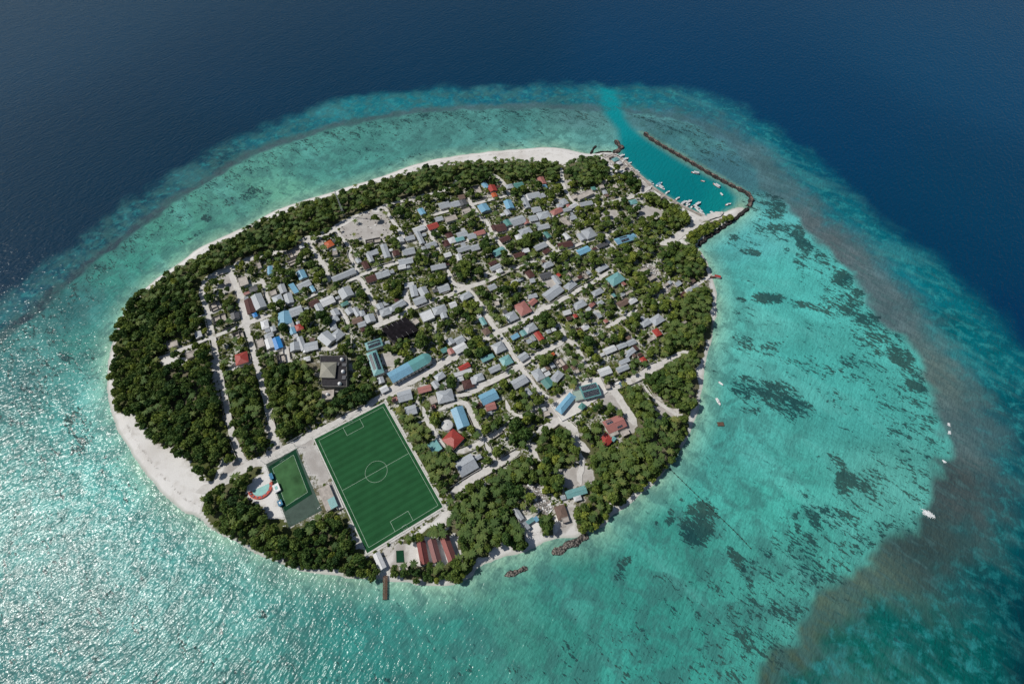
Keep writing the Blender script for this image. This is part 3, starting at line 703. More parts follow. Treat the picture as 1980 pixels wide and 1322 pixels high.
ROADS = [(5, 'T3', [(130, 690), (340, 605), (600, 525), (720, 445), (900, 355), (1100, 270), (1370, 190), (1450, 140), (1700, 90), (1860, 60)]),
    (5, 'T5', [(0, 590), (180, 545), (330, 520), (580, 440), (880, 350), (960, 230), (1000, 180)]),
    (4, 'T1', [(150, 640), (350, 545), (560, 480), (720, 370), (880, 310), (1050, 250), (1200, 200)]),
    (5, 'T3', [(270, 650), (390, 860), (470, 960), (560, 1130), (600, 1290)]),
    (5.5, 'R8', [(868, 0), (905, 200), (985, 480), (1050, 740), (1080, 880), (1120, 1000)]),
    (6, 'T1', [(560, 480), (620, 640), (690, 800), (730, 920), (790, 1150), (820, 1300)]),
    (5, 'R8', [(620, 0), (660, 120), (690, 240), (708, 330), (740, 500), (790, 740), (830, 930), (890, 1080), (920, 1110)]),
    (4, 'T1', [(140, 690), (190, 850), (240, 1060), (290, 1280)]),
    (8, 'R2', [(0, 545), (200, 475), (420, 335), (540, 290), (640, 250), (800, 160), (920, 95), (1060, 30)]),
    (6, 'R1', [(0, 420), (150, 345), (320, 255), (460, 190), (560, 115), (640, 85), (800, 40)]),
    (4.5, 'R8', [(370, 440), (540, 375), (690, 312), (920, 225), (1050, 180)]),
    (5, 'T2', [(560, 500), (680, 440), (780, 400), (930, 380)]),
    (4, 'T1', [(640, 760), (830, 690), (1000, 640), (1060, 720), (1080, 830), (1130, 950)]),
    (4, 'R8', [(590, 195), (690, 155), (770, 120)]),
    (4, 'T2', [(230, 1200), (460, 1105), (660, 1040)]),
    (4.5, 'T2', [(860, 920), (1110, 830), (1140, 900), (1170, 1030), (1280, 1050)]),
    (3, 'T2', [(1050, 660), (1100, 800)]),
    (4, 'T2', [(1170, 250), (1290, 205), (1440, 130), (1700, 10)]),
    (3.5, 'T4', [(590, 590), (640, 680), (700, 770), (740, 880)]),
    (5, 'T4', [(720, 200), (850, 150), (930, 180), (980, 280), (1060, 410), (1130, 560), (1170, 650), (1240, 830)]),
    (4, 'T3', [(940, 780), (910, 900), (980, 1030), (1030, 1130), (1010, 1220)]),
    (5, 'T3', [(1010, 1220), (1330, 1100), (1600, 1020), (1860, 960)]),
    (4, 'T3', [(680, 500), (820, 670), (930, 790)]),
    (7, 'T4', [(1100, 880), (1240, 830), (1560, 690), (1650, 600)]),
    (6, 'T6', [(190, 780), (210, 950), (240, 1040), (190, 1080)]),
    (5.5, 'T6', [(190, 1090), (340, 1050), (600, 950), (830, 880), (1010, 800), (1130, 750), (1200, 730), (1400, 670), (1560, 590), (1750, 500)]),
    (5, 'T6', [(830, 480), (870, 640), (950, 720), (1060, 740), (1160, 820), (1270, 950), (1340, 1040), (1380, 1130), (1480, 1280)]),
    (5, 'T7', [(1360, 90), (1480, 290), (1600, 450), (1720, 600), (1790, 700)]),
    (6, 'U3', [(-250, 560), (-100, 490), (20, 420), (190, 350), (580, 160), (640, 90), (830, 30)]),
    (5, 'U2', [(700, 1050), (840, 1030), (990, 930), (1120, 870), (1230, 790), (1450, 680), (1600, 580), (1720, 510)]),
    (8, 'T7', [(-200, 1370), (60, 1240), (350, 1115), (560, 1000), (720, 900), (840, 830), (930, 790), (1020, 740)]),
    (6, 'U3', [(-480, 1300), (-200, 1210), (0, 1120), (200, 1020), (330, 930), (540, 790), (800, 660), (1030, 530)]),
    (4, 'R4', [(60, 340), (240, 320), (380, 260)]),
    (4, 'U3', [(100, 540), (230, 740), (330, 890), (440, 1050), (640, 1300)]),
    (4, 'R4', [(820, 150), (890, 250), (960, 320), (1030, 350)]),
    (4.5, 'U3', [(930, 290), (1000, 430), (1030, 520), (1110, 570), (1200, 620), (1240, 720), (1340, 900)]),
    (5, 'R4', [(-20, 460), (120, 410), (220, 430), (290, 580), (350, 720), (390, 780)]),
    (5, 'R4', [(100, 890), (200, 870), (390, 780), (600, 640)]),
    (4, 'R4', [(400, 800), (460, 930), (520, 1010)]),
    (6, 'R4', [(60, 1290), (280, 1150), (420, 1070), (520, 1010), (740, 880)]),
    (3.5, 'R4', [(600, 380), (640, 480), (760, 540), (900, 460), (1010, 420)]),
    (7, 'R4', [(900, 690), (1020, 640), (1120, 580), (1230, 640), (1280, 700), (1290, 780), (1420, 890)]),
    (7, 'R5', [(620, 260), (740, 290), (870, 480), (970, 640)]),
    (7, 'R5', [(680, 270), (760, 240), (880, 200), (1010, 140), (1130, 70), (1260, 0)]),
    (5, 'U6', [(600, 1090), (700, 980), (980, 850), (1080, 800), (1250, 730), (1430, 750)]),
    (3.5, 'R5', [(1040, 240), (1130, 370), (1250, 450), (1380, 540), (1490, 610)]),
    (3.5, 'R4', [(830, 830), (880, 900), (940, 980)]),
    (5, 'R6', [(1330, -20), (1350, 100), (1320, 230), (1340, 330)]),
    (4.5, 'U2', [(190, 480), (370, 450), (470, 390), (640, 350), (800, 270), (870, 215), (1100, 170), (1220, 120), (1400, 50), (1530, 20)]),
    (4.5, 'U1', [(1380, 1120), (1540, 1060), (1640, 1060), (1760, 1010), (1866, 950)]),
    (4.5, 'U1', [(700, 1100), (820, 1230), (880, 1290), (920, 1330)]),
    (5, 'U1', [(0, 1040), (190, 980), (480, 880), (620, 850), (870, 790), (980, 745), (1180, 690), (1240, 640)]),
    (5, 'T5', [(780, 1250), (1050, 1160), (1300, 1090), (1480, 1040), (1640, 1010), (1780, 970)]),
    (4.5, 'T5', [(1400, 830), (1480, 1010), (1560, 1130), (1640, 1230), (1720, 1310), (1780, 1420)]),
    (4, 'T5', [(430, 820), (500, 930), (540, 1000), (590, 1100), (680, 1260), (720, 1340)]),
    (4.5, 'T3', [(1430, 180), (1550, 380), (1620, 470), (1700, 600), (1740, 700)]),
    (5, 'T5', [(600, 765), (820, 700), (1150, 610), (1290, 580), (1420, 540), (1720, 470)]),
    (4, 'T5', [(1130, 500), (1180, 610), (1250, 690), (1310, 790), (1350, 860)]),
    (5, 'U1', [(-20, 160), (80, 260), (150, 340), (200, 480)]),
    (4.5, 'U1', [(970, 50), (990, 220), (1000, 300), (1040, 400), (1100, 500), (1200, 600), (1240, 650)]),
    (5, 'U1', [(1240, 650), (1450, 620), (1600, 590), (1760, 555), (1866, 545)]),
    (5, 'U4', [(200, 395), (440, 345), (600, 290), (700, 220), (780, 170)]),
    (9, 'U4', [(900, 1050), (1090, 985), (1210, 890), (1400, 770), (1480, 690), (1600, 645), (1740, 600), (1840, 570)]),
    (4, 'U4', [(240, 870), (80, 930), (150, 1040), (230, 1100)]),
    (4.5, 'U5', [(80, 1210), (260, 1110), (400, 1030), (560, 935)]),
    (4.5, 'U3', [(1420, 485), (1610, 405)]),
    (3.5, 'U3', [(1640, 350), (1780, 290), (1866, 240)]),
    (4, 'U5', [(1180, 740), (1320, 640), (1500, 530), (1660, 420)]),
    (4, 'T8', [(540, 370), (580, 510), (650, 620), (740, 760), (800, 810)]),
    (3.5, 'T8', [(470, 550), (580, 510)]),
    (4, 'T8', [(700, 410), (880, 340), (1000, 350)]),
    (4, 'R3', [(850, 775), (960, 735), (1100, 680)]),
    (5, 'T2', [(1600, 860), (1800, 840), (1860, 760)])]
road_lines = [(w, smooth_open(G(t, p), 4)) for w, t, p in ROADS]
F_W = [gnd(f) for f in FORESTS]
V_W = gnd(VILLAGE)
B_W = [gnd(b) for b in BARE]
land_z = 1.4


def road_clear(P):
    d = np.full(len(P), 1e9)
    for w, L in road_lines:
        d = np.minimum(d, seg_dist(P, L, False) - w/2)
    return d


road_objs = []


def build_land():
    xs = np.arange(-402, 310, 2.5)
    ys = np.arange(40, 600, 2.5)
    X, Y = np.meshgrid(xs, ys)
    P = np.stack([X.ravel(), Y.ravel()], 1)
    ins = inside(P, SHORE)
    d = seg_dist(P, SHORE)
    s = np.where(ins, d, -d) + (vnoise(P, 14, 5) - .5)*2.5
    z = np.where(s > 0, land_z*sstep(0, 9, s), -1.2*sstep(0, 12, -s) - 0.02)
    z = z + np.where(s > 9, (vnoise(P, 8, 6)-.5)*0.12, 0)
    z = np.minimum(z, land_z + 0.02)
    wob = P + np.stack([vnoise(P, 9, 7)-.5, vnoise(P, 9, 8)-.5], 1)*7
    fo = np.zeros(len(P), bool)
    for f in F_W:
        fo |= inside(wob, f)
    vi = inside(wob, V_W)
    ba = np.zeros(len(P), bool)
    for b in B_W:
        ba |= inside(wob, b)
    veg = np.where(fo, 0.95, np.where(vi, 0.70, 0.0))
    veg = np.where(ba, 0.10, veg)
    nx, ny = len(xs), len(ys)
    i = (np.arange(ny-1)[:, None]*nx + np.arange(nx-1)[None, :]).ravel()
    Fq = np.stack([i, i+1, i+nx+1, i+nx], 1)
    keep = (s[Fq] > -12).any(1)
    Fq = Fq[keep]
    used = np.unique(Fq)
    mp = np.full(len(P), -1)
    mp[used] = np.arange(len(used))
    me = np_mesh('ground', np.column_stack([P, z])[used], mp[Fq])
    put_attr(me, 'plants', veg[used])
    put_attr(me, 'shore', s[used])
    put_attr(me, 'bare', ba[used].astype(float))
    me.polygons.foreach_set('use_smooth', np.ones(len(Fq), bool))
    m = NT('coral_sand_ground', 0.95, 0.15)
    p = m.pos()
    n1 = m.noise(p, 0.11, 6, 0.62)
    n2 = m.noise(p, 0.9, 5, 0.65)
    n3 = m.noise(p, 0.028, 3, 0.5)
    sand = m.mix(m.remap(n2, 0.3, 0.7), (0.50, 0.485, 0.455), (0.68, 0.665, 0.63))
    sand = m.mix(m.remap(m.attr('plants'), 0.0, 0.12, 0.6, 0.0), sand, (0.80, 0.785, 0.755))
    sand = m.mix(m.math('MULTIPLY', m.remap(n1, 0.52, 0.72), 0.4), sand, (0.34, 0.30, 0.25))
    grass = m.mix(m.remap(n2, 0.3, 0.7), (0.045, 0.066, 0.020), (0.125, 0.135, 0.045))
    litter = m.mix(m.remap(n3, 0.4, 0.7, 0, .7), grass, (0.14, 0.125, 0.085))
    cover = m.math('ADD', m.math('MULTIPLY', n1, 0.6), m.math('MULTIPLY', n2, 0.4))
    th = m.math('SUBTRACT', 0.86, m.math('MULTIPLY', m.attr('plants'), 0.56))
    k = m.remap(m.math('SUBTRACT', cover, th), -0.05, 0.06, 0, 1, True)
    c = m.mix(k, sand, litter)
    c = m.mix(m.math('MULTIPLY', m.remap(n3, 0.5, 0.7), 0.25), c, (0.30, 0.25, 0.2))
    c = m.mix(m.math('MULTIPLY', m.attr('bare'), m.remap(n1, .35, .6, .45, .85)), c, (0.36, 0.335, 0.31))
    band = m.math('MULTIPLY', m.remap(m.attr('shore'), 6.5, 8.0, 0, 1, True), m.remap(m.attr('shore'), 8.4, 10.5, 1, 0, True))
    c = m.mix(m.math('MULTIPLY', band, m.remap(m.noise(p, 0.35, 6, 0.7), 0.5, 0.66, 0, 0.75)), c, (0.13, 0.11, 0.085))
    wet = m.remap(m.attr('shore'), 0.2, 3.2, 0.62, 0.0, True)     # wave-washed sand is darker
    c = m.mix(wet, c, (0.36, 0.40, 0.34))
    m.color(c)
    m.bump(n2, 0.5, 0.25)
    me.materials.append(m.mat)
    o = link('ground', me)
    tag(o, 'low coral sand island with pale beaches and patches of grass and leaf litter', 'island', kind='structure')
    # sand roads
    r = NT('packed_sand', 0.95, 0.15)
    p = r.pos()
    n1 = r.noise(p, 0.25, 5, 0.6)
    n2 = r.noise(p, 1.3, 4, 0.6)
    c = r.mix(r.remap(n1, 0.3, 0.7), (0.52, 0.505, 0.475), (0.68, 0.66, 0.625))
    c = r.mix(r.math('MULTIPLY', r.remap(n2, 0.5, 0.75), 0.35), c, (0.33, 0.29, 0.24))
    c = r.mix(r.remap(r.noise(p, 0.09, 4, 0.6), 0.60, 0.75, 0, 0.75), c, (0.20, 0.18, 0.11))
    r.color(c)
    r.bump(n2, 0.3, 0.1)
    rs = np.random.RandomState(3)
    for k, (w, L) in enumerate(road_lines):
        # resample, jittered verges
        seg = np.linalg.norm(np.diff(L, axis=0), axis=1)
        cum = np.concatenate([[0], np.cumsum(seg)])
        n = max(3, int(cum[-1]/2.2))
        t = np.linspace(0, cum[-1], n)
        C = np.stack([np.interp(t, cum, L[:, 0]), np.interp(t, cum, L[:, 1])], 1)
        T = np.gradient(C, axis=0)
        T /= np.linalg.norm(T, axis=1)[:, None] + 1e-9
        N = np.stack([-T[:, 1], T[:, 0]], 1)
        zz = land_z + 0.06 + 0.006*k
        q = np.minimum(np.arange(n), np.arange(n)[::-1])
        hw = w*0.5*np.minimum(1, .25 + .3*q)
        a = C + N*(hw + rs.uniform(-.55, .45, n))[:, None]
        b = C - N*(hw + rs.uniform(-.55, .45, n))[:, None]
        V = np.concatenate([np.column_stack([a, np.full(n, zz)]), np.column_stack([b, np.full(n, zz)])])
        i = np.arange(n-1)
        me = np_mesh('road', V, np.stack([i, n+i, n+i+1, i+1], 1), [r.mat])
        o = link('road', me)
        tag(o, 'unpaved pale sand road between the plots of the village', 'road', 'sand roads of the village', 'structure')
        road_objs.append((o, ('long ' if cum[-1] > 110 else 'short ') + ('broad ' if w >= 6 else 'narrow ') + 'pale sand road', C[n//2]))


build_land()

# ------------------------------------------------------------------ houses
U_ANG = math.radians(32.8)
LANDMARKS = [('the football pitch', (735, 920)), ('the black net-roofed court', (772, 637)), ('the pyramid-roofed dark building', (645, 716)),
    ('the blue-teal school block', (797, 710)), ('the round white tank', (864, 823)), ('the bright orange roof', (636, 471)),
    ('the open grey sand square', (712, 440)), ('the tall white mast', (666, 418)), ('the solar-panelled blue compound', (1115, 770)),
    ('the red solar-panelled roof', (1188, 820)), ('the harbour basin', (1310, 360)), ('the pale blue solar roof', (1212, 462)),
    ('the turquoise star-shaped roof', (1192, 540)), ('the flat white hall', (824, 610)), ('the biggest salmon-red roof', (1011, 597)),
    ('the pink-red eastern roof', (1270, 645)), ('the strong blue western roof', (533, 664)), ('the square red western roof', (467, 692)),
    ('the turquoise crossroads roof', (965, 487)), ('the big bright red roof', (874, 850)), ('the three red-roofed villas', (845, 1062)),
    ('the southern dirt yard', (1114, 951)), ('the red roof behind north beach', (1048, 349)), ('the paired northern red roofs', (952, 366)),
    ('the long grey hall', (665, 531)), ('the striped grey roof', (1001, 427)), ('the big pale plaza roof', (1070, 566))]
LM_W = [(n, gnd([p])[0]) for n, p in LANDMARKS]
CNAME = {'g': 'grey', 'w': 'white', 'b': 'light blue', 'B': 'strong blue', 't': 'turquoise', 'T': 'teal', 'r': 'red', 'p': 'faded red', 'm': 'rusty maroon', 'o': 'orange', 'd': 'dark grey', 'n': 'bare concrete', 'k': 'brown'}
ORD = ['', 'second', 'third', 'fourth', 'fifth', 'sixth', 'seventh', 'eighth', 'ninth', 'tenth', 'eleventh', 'twelfth', 'thirteenth', 'fourteenth', 'fifteenth']
to_label = []      # (object, noun phrase, xy)


def direction(v):
    a = math.degrees(math.atan2(v[1], v[0])) % 360
    return ['right of', 'upper-right of', 'above', 'upper-left of', 'left of', 'lower-left of', 'below', 'lower-right of'][int((a + 22.5)//45) % 8]


def finish_labels():
    to_label.extend(road_objs)
    buckets = {}
    for o, noun, xy in to_label:
        ds = sorted((float(np.hypot(*(xy - q))), n, direction(xy - q)) for n, q in LM_W)
        d, n, dr = ds[0]
        if d < 3 and len(ds) > 1:
            d, n, dr = ds[1]
        buckets.setdefault((noun, n, dr), []).append((d, o))
    for (noun, n, dr), L in buckets.items():
        L.sort(key=lambda q: q[0])
        for i, (d, o) in enumerate(L):
            if len(L) == 1:
                o['label'] = f'{noun} {dr} {n}'
            else:
                o['label'] = f'{noun} {dr} {n}, ' + (ORD[min(i, 14)] + ' closest').strip()


def local_angle(c):
    best, ang = 1e9, U_ANG
    P = np.array([c])
    for w, L in road_lines:
        A, B = L[:-1], L[1:]
        d = B - A
        LL = (d*d).sum(1)
        t = np.clip(((P - A)*d).sum(1)/LL, 0, 1)
        q = P - (A + t[:, None]*d)
        r = np.hypot(q[:, 0], q[:, 1])
        i = int(r.argmin())
        if r[i] < best:
            best, ang = r[i], math.atan2(d[i, 1], d[i, 0])
    if best > 32:
        return U_ANG
    e = (ang - U_ANG + math.pi/4) % (math.pi/2) - math.pi/4
    return U_ANG + max(-0.3, min(0.3, e))


house_boxes = []       # (cx, cy, half_u, half_v, angle) for keeping trees and walls clear
rng = random.Random(11)


def roof_mesh(kind, a, b, h, rise, ov=0.55):
    """roof over a x b walls (ridge along local x), thick eaves"""
    m = MB()
    A, B = a/2 + ov, b/2 + ov
    th = 0.18
    if kind == 'flat':
        m.box(-a/2-.15, a/2+.15, -b/2-.15, b/2+.15, h, h+.25)
        for x0, x1, y0, y1 in ((-a/2-.15, a/2+.15, -b/2-.15, -b/2+.1), (-a/2-.15, a/2+.15, b/2-.1, b/2+.15), (-a/2-.15, -a/2+.1, -b/2+.1, b/2-.1), (a/2-.1, a/2+.15, -b/2+.1, b/2-.1)):
            m.box(x0, x1, y0, y1, h+.252, h+.65)
        return m
    if kind == 'mono':
        p = [(-A, -B, h), (A, -B, h), (A, B, h+rise), (-A, B, h+rise)]
        q = [(x, y, z-th) for x, y, z in p]
        m.face(p)
        m.face(q[::-1])
        for i in range(4):
            j = (i+1) % 4
            m.face([q[i], q[j], p[j], p[i]])
        return m
    hip = min(B, A*0.8) if kind == 'hip' else 0.0
    R = A - hip
    e = [(-A, -B, h), (A, -B, h), (A, B, h), (-A, B, h)]
    r0, r1 = (-R, 0, h+rise), (R, 0, h+rise)
    q = [(x, y, z-th) for x, y, z in e]
    m.face([e[0], e[1], r1, r0])
    m.face([e[2], e[3], r0, r1])
    m.face([e[1], e[2], r1])
    m.face([e[3], e[0], r0])
    m.face(q[::-1])
    for i in range(4):
        j = (i+1) % 4
        m.face([q[i], q[j], e[j], e[i]])
    m.tube((-R, 0, h+rise), (R, 0, h+rise), 0.16, n=5)
    return m


def solar(parent, x0, x1, y0, y1, zf, nx, ny):
    """one bank of panels lying on the roof: zf(x, y) is the roof height"""
    m = MB()
    for i in range(nx):
        for j in range(ny):
            a0 = x0 + (x1-x0)*i/nx + .04
            a1 = x0 + (x1-x0)*(i+1)/nx - .04
            b0 = y0 + (y1-y0)*j/ny + .04
            b1 = y0 + (y1-y0)*(j+1)/ny - .04
            m.face([(a0, b0, zf(a0, b0)), (a1, b0, zf(a1, b0)), (a1, b1, zf(a1, b1)), (a0, b1, zf(a0, b1))])
    base = MB()
    p = [(x0, y0, zf(x0, y0)-.03), (x1, y0, zf(x1, y0)-.03), (x1, y1, zf(x1, y1)-.03), (x0, y1, zf(x0, y1)-.03)]
    q = [(a, b, c-.07) for a, b, c in p]
    m.face(p, 1)
    for i in range(4):
        m.face([q[i], q[(i+1) % 4], p[(i+1) % 4], p[i]], 1)
    roof = [c for c in parent.children if c.name.split('.')[0] == 'roof']
    return m.build('solar_panels', [M['solar'], M['alu']], roof[0] if roof else parent)


def house(c, lu, lv, col, ang, kind=None, wall='wall', h=None, name='house', label=None, cat='house', group='houses of the island village', rise=None, windows=True):
    """c ground centre; lu, lv roof size in metres along / across the local grid"""
    house_boxes.append((c[0], c[1], lu/2, lv/2, ang))
    rot = ang
    a, b = lu, lv
    if b > a:
        a, b, rot = b, a, ang + math.pi/2
    ov = 0.5
    a, b = max(a-2*ov, 2.0), max(b-2*ov, 1.8)
    if kind is None:
        kind = 'flat' if col == 'n' else ('hip' if rng.random() < 0.3 and a < 1.8*b else ('mono' if b < 4.5 and rng.random() < .6 else 'gable'))
    h = h or (2.6 + 0.25*rng.random() + (0.5 if a*b > 120 else 0))
    rise = rise or (0.8 if kind == 'mono' else min(b*0.5*math.tan(math.radians(rng.uniform(15, 22))), 3.0))
    o = empty(name, (c[0], c[1], land_z), rot)
    m = MB()
    top = h - .2 if kind != 'flat' else h
    m.prism([(-a/2, -b/2), (a/2, -b/2), (a/2, b/2), (-a/2, b/2)], -0.3, top)
    if kind == 'mono':
        m.prism([(-a/2, b/2-.25), (a/2, b/2-.25), (a/2, b/2-.003), (-a/2, b/2-.003)], top, top + rise*0.9)
    m.build('wall', M[wall], o)
    roof_mesh(kind, a, b, h, rise).build('roof', M[col], o)
    if windows and a > 5:
        f = MB()
        f.box(-a*.1-.5, -a*.1+.5, -b/2-.05, -b/2+.02, -0.28, 2.05)
        f.build('door', M['wood'], o)
        for x in (-a*.34, a*.22):
            f = MB()
            f.box(x-.6, x+.6, -b/2-.045, -b/2+.02, 0.95, 2.0)
            f.build('window', M['glass'], o)
    big = 'big ' if lu*lv > 210 else ('tiny ' if lu*lv < 32 else ('small ' if lu*lv < 70 else ''))
    rk = {'flat': 'flat-roofed', 'hip': 'hip-roofed', 'gable': 'gable-roofed', 'mono': 'lean-to roofed'}[kind]
    long = 'long ' if max(lu, lv) > 2.3*min(lu, lv) else ''
    tag(o, '', cat, group)
    if label:
        o['label'] = label
    else:
        to_label.append((o, f'{big}{long}{CNAME[col]} {rk} {cat}', np.array(c)))
    o['roof_rise'] = rise
    return o, a, b, h, rise


def ruin(c, a, b, ang):
    house_boxes.append((c[0], c[1], a/2, b/2, ang))
    o = empty('roofless_house', (c[0], c[1], land_z), ang)
    m = MB()
    m.box(-a/2, a/2, -b/2, b/2, -.3, .15)
    m.build('floor_slab', M['n'], o)
    m = MB()
    t = .18
    hs = [rng.uniform(1.6, 2.6) for _ in range(4)]
    m.box(-a/2, a/2, -b/2, -b/2+t, .15, hs[0])
    m.box(-a/2, a/2, b/2-t, b/2, .15, hs[1])
    m.box(-a/2, -a/2+t, -b/2+t, b/2-t, .15, hs[2])
    m.box(a/2-t, a/2, -b/2+t, b/2-t, .15, hs[3])
    m.build('wall', M['wall_dark'], o)
    m = MB()
    x, y = a*rng.uniform(-.2, .2), b*rng.uniform(-.15, .15)
    m.box(x-t/2, x+t/2, -b/2+t+.003, b/2-t-.003, .15, 1.9)
    m.box(-a/2+t+.003, x-t/2-.003, y-t/2, y+t/2, .15, 1.7)
    m.build('inner_wall', M['n'], o)
    tag(o, '', 'house', 'unfinished roofless houses')
    to_label.append((o, 'roofless grey house shell', np.array(c)))
    return o


def px_jac(p, ang, z):
    """metres per photo pixel along the grid directions at photo point p"""
    c = gnd([p], z)[0]
    e = gnd([(p[0]+1, p[1]), (p[0], p[1]+1)], z) - c
    J = np.linalg.inv(e.T)                      # world -> pixel
    u = np.array([math.cos(ang), math.sin(ang)])
    v = np.array([math.sin(ang), -math.cos(ang)])
    return c, 1/np.linalg.norm(J @ u), 1/np.linalg.norm(J @ v)


def place(tile, x, y, lu, lv, col, kind=None, ang=None, zc=3.0, force=False, **kw):
    s = TILES[tile][2]
    p = px(tile, [(x, y)])[0]
    c = gnd([p], land_z+zc)[0]
    a = local_angle(c) if ang is None else ang
    c, ku, kv = px_jac(p, a, land_z+zc)
    if not force:
        for hx, hy, hu, hv, _ in house_boxes:
            if math.hypot(hx-c[0], hy-c[1]) < 0.55*min(hu, hv) + 2.0:
                return None
    if kind == 'ruin':
        return ruin(c, lu/s*ku, lv/s*kv, a)
    gk = 1.0 if force else 1.10
    return house(c, max(lu/s*ku*gk, 3.2), max(lv/s*kv*gk, 3.2), col, a, kind, **kw)

# ------------------------------------------------------------------ landmarks


def quad_map(q, z):
    """bilinear map over four ground corners (TL, TR, BR, BL)"""
    q = [np.array(p) for p in q]

    def f(u, v, dz=0.0):
        p = (q[0]*(1-u) + q[1]*u)*(1-v) + (q[3]*(1-u) + q[2]*u)*v
        return (p[0], p[1], z+dz)
    return f


def strip(m, pts, w, z, mi=0, closed=False):
    """flat ribbon along ground points"""
    P = [np.array(p[:2], float) for p in pts]
    n = len(P)
    for i in range(n if closed else n-1):
        a, b = P[i], P[(i+1) % n]
        d = b - a
        d /= np.linalg.norm(d)+1e-9
        nn = np.array([-d[1], d[0]])*w/2
        e = d*w/2
        m.face([(*(a-e+nn), z), (*(a-e-nn), z), (*(b+e-nn), z), (*(b+e+nn), z)], mi)


def fence(parent, name, pts, h, post_every=5.0, closed=False, mat='mesh_fence'):
    """posts, rails and a curb along ground points"""
    m = MB()
    n = len(pts)
    for i in range(n if closed else n-1):
        a, b = Vector((*pts[i][:2], land_z)), Vector((*pts[(i+1) % n][:2], land_z))
        L = (b-a).length
        k = max(1, int(L/post_every))
        for j in range(k):
            p = a.lerp(b, j/k)
            m.tube(p, p + Vector((0, 0, h)), 0.06, n=5)
        for z in (h*0.5, h-.03):
            m.tube(a + Vector((0, 0, z)), b + Vector((0, 0, z)), 0.04, n=4)
    return m.build(name, M[mat], parent)


def pitch():
    z = land_z + 0.55
    lc = G('R1', [(133, 408), (589, 170), (980, 869), (488, 1168)], z)
    f = quad_map(lc, 0)
    root = empty('football_pitch', (*np.array(f(.5, .5)[:2]), z))
    c = np.array([root.location.x, root.location.y, 0])

    def g(u, v, dz=0.0):
        p = f(u, v)
        return (p[0]-c[0], p[1]-c[1], dz)
    tag(root, 'green artificial football pitch with white markings and faint mowing stripes', 'football pitch')
    m = MB()
    n = 36
    ub, vb = 0.045, 0.030
    for i in range(n):
        v0, v1 = -vb + (1+2*vb)*i/n, -vb + (1+2*vb)*(i+1)/n
        m.face([g(-ub, v1), g(1+ub, v1), g(1+ub, v0), g(-ub, v0)], i % 2)
    m.build('turf', [M['turf_a'], M['turf_b']], root)
    b = MB()
    b.prism([g(-ub-.012, 1+vb+.012)[:2], g(1+ub+.012, 1+vb+.012)[:2], g(1+ub+.012, -vb-.012)[:2], g(-ub-.012, -vb-.012)[:2]], -.8, -.02)
    b.build('plinth', M['pale_con'], root)
    ln = MB()
    zl = 0.02
    wl = 0.19
    strip(ln, [g(0, 0), g(1, 0), g(1, 1), g(0, 1)], wl, zl, closed=True)
    strip(ln, [g(0, .5), g(1, .5)], wl, zl+.004)
    C = np.array(g(.5, .5)[:2])
    strip(ln, [C + 9.15*np.array([math.cos(t), math.sin(t)]) for t in np.linspace(0, 2*math.pi, 48, endpoint=False)], wl, zl+.008, closed=True)
    for v0, v1 in ((0, .085), (1, .915)):
        strip(ln, [g(.37, v0), g(.37, v1), g(.63, v1), g(.63, v0)], wl, zl+.012)
    o = ln.build('pitch_markings', M['line'], root)
    tm = []
    for v, s in ((-.004, -1), (1.004, 1)):
        a, b2 = Vector(g(.47, v)), Vector(g(.53, v))
        back = (Vector(g(.5, v+.018*s)) - Vector(g(.5, v)))
        gm = MB()
        up = Vector((0, 0, 2.44))
        for p in (a, b2):
            gm.tube(p, p+up, .07, n=6)
            gm.tube(p+up, p+back, .05, n=5)
        gm.tube(a+up, b2+up, .07, n=6)
        gm.tube(a+back, b2+back, .05, n=5)
        gm.build('goal_frame', M['white'], root)
    # walkway on the far long side and fence round the pitch
    wk = MB()
    strip(wk, [g(1+ub+.028, -vb-.02), g(1+ub+.024, 1+vb+.03)], 2.2, -.40)
    strip(wk, [g(-ub-.02, 1+vb+.02), g(1+ub+.02, 1+vb+.02)], 1.6, -.396)
    wk.build('walkway', M['pale_con'], root)
    fp = [np.array(g(u, v)[:2]) + c[:2] for u, v in ((-ub-.012, -vb-.012), (1+ub+.014, -vb-.012), (1+ub+.014, 1+vb+.012), (-ub-.012, 1+vb+.012))]
    fe = fence(None, 'sports_fence', fp, 3.6, 6.0, True)
    tag(fe, 'tall green mesh fence posts and rails enclosing the football pitch', 'fence')
    ctr = np.array(f(.5, .5)[:2])
    e = np.array(f(1, .5)[:2]) - np.array(f(0, .5)[:2])
    house_boxes.append((ctr[0], ctr[1], 34, 57, math.atan2(e[1], e[0])))


pitch()


def poly_thing(name, pts, z0, z1, mat, label, cat, top=None, kind=None):
    c = np.mean(pts, 0)
    m = MB()
    P = [tuple(p - c) for p in pts]
    ar = sum(P[i][0]*P[(i+1) % len(P)][1] - P[(i+1) % len(P)][0]*P[i][1] for i in range(len(P)))
    if ar < 0:
        P = P[::-1]
    m.prism(P, z0 - z0, z1 - z0, 0, 1 if top else None)
    o = m.build(name, [M[mat]] + ([M[top]] if top else []))
    o.location = (c[0], c[1], z0)
    if label:
        tag(o, label, cat, kind=kind)
    return o


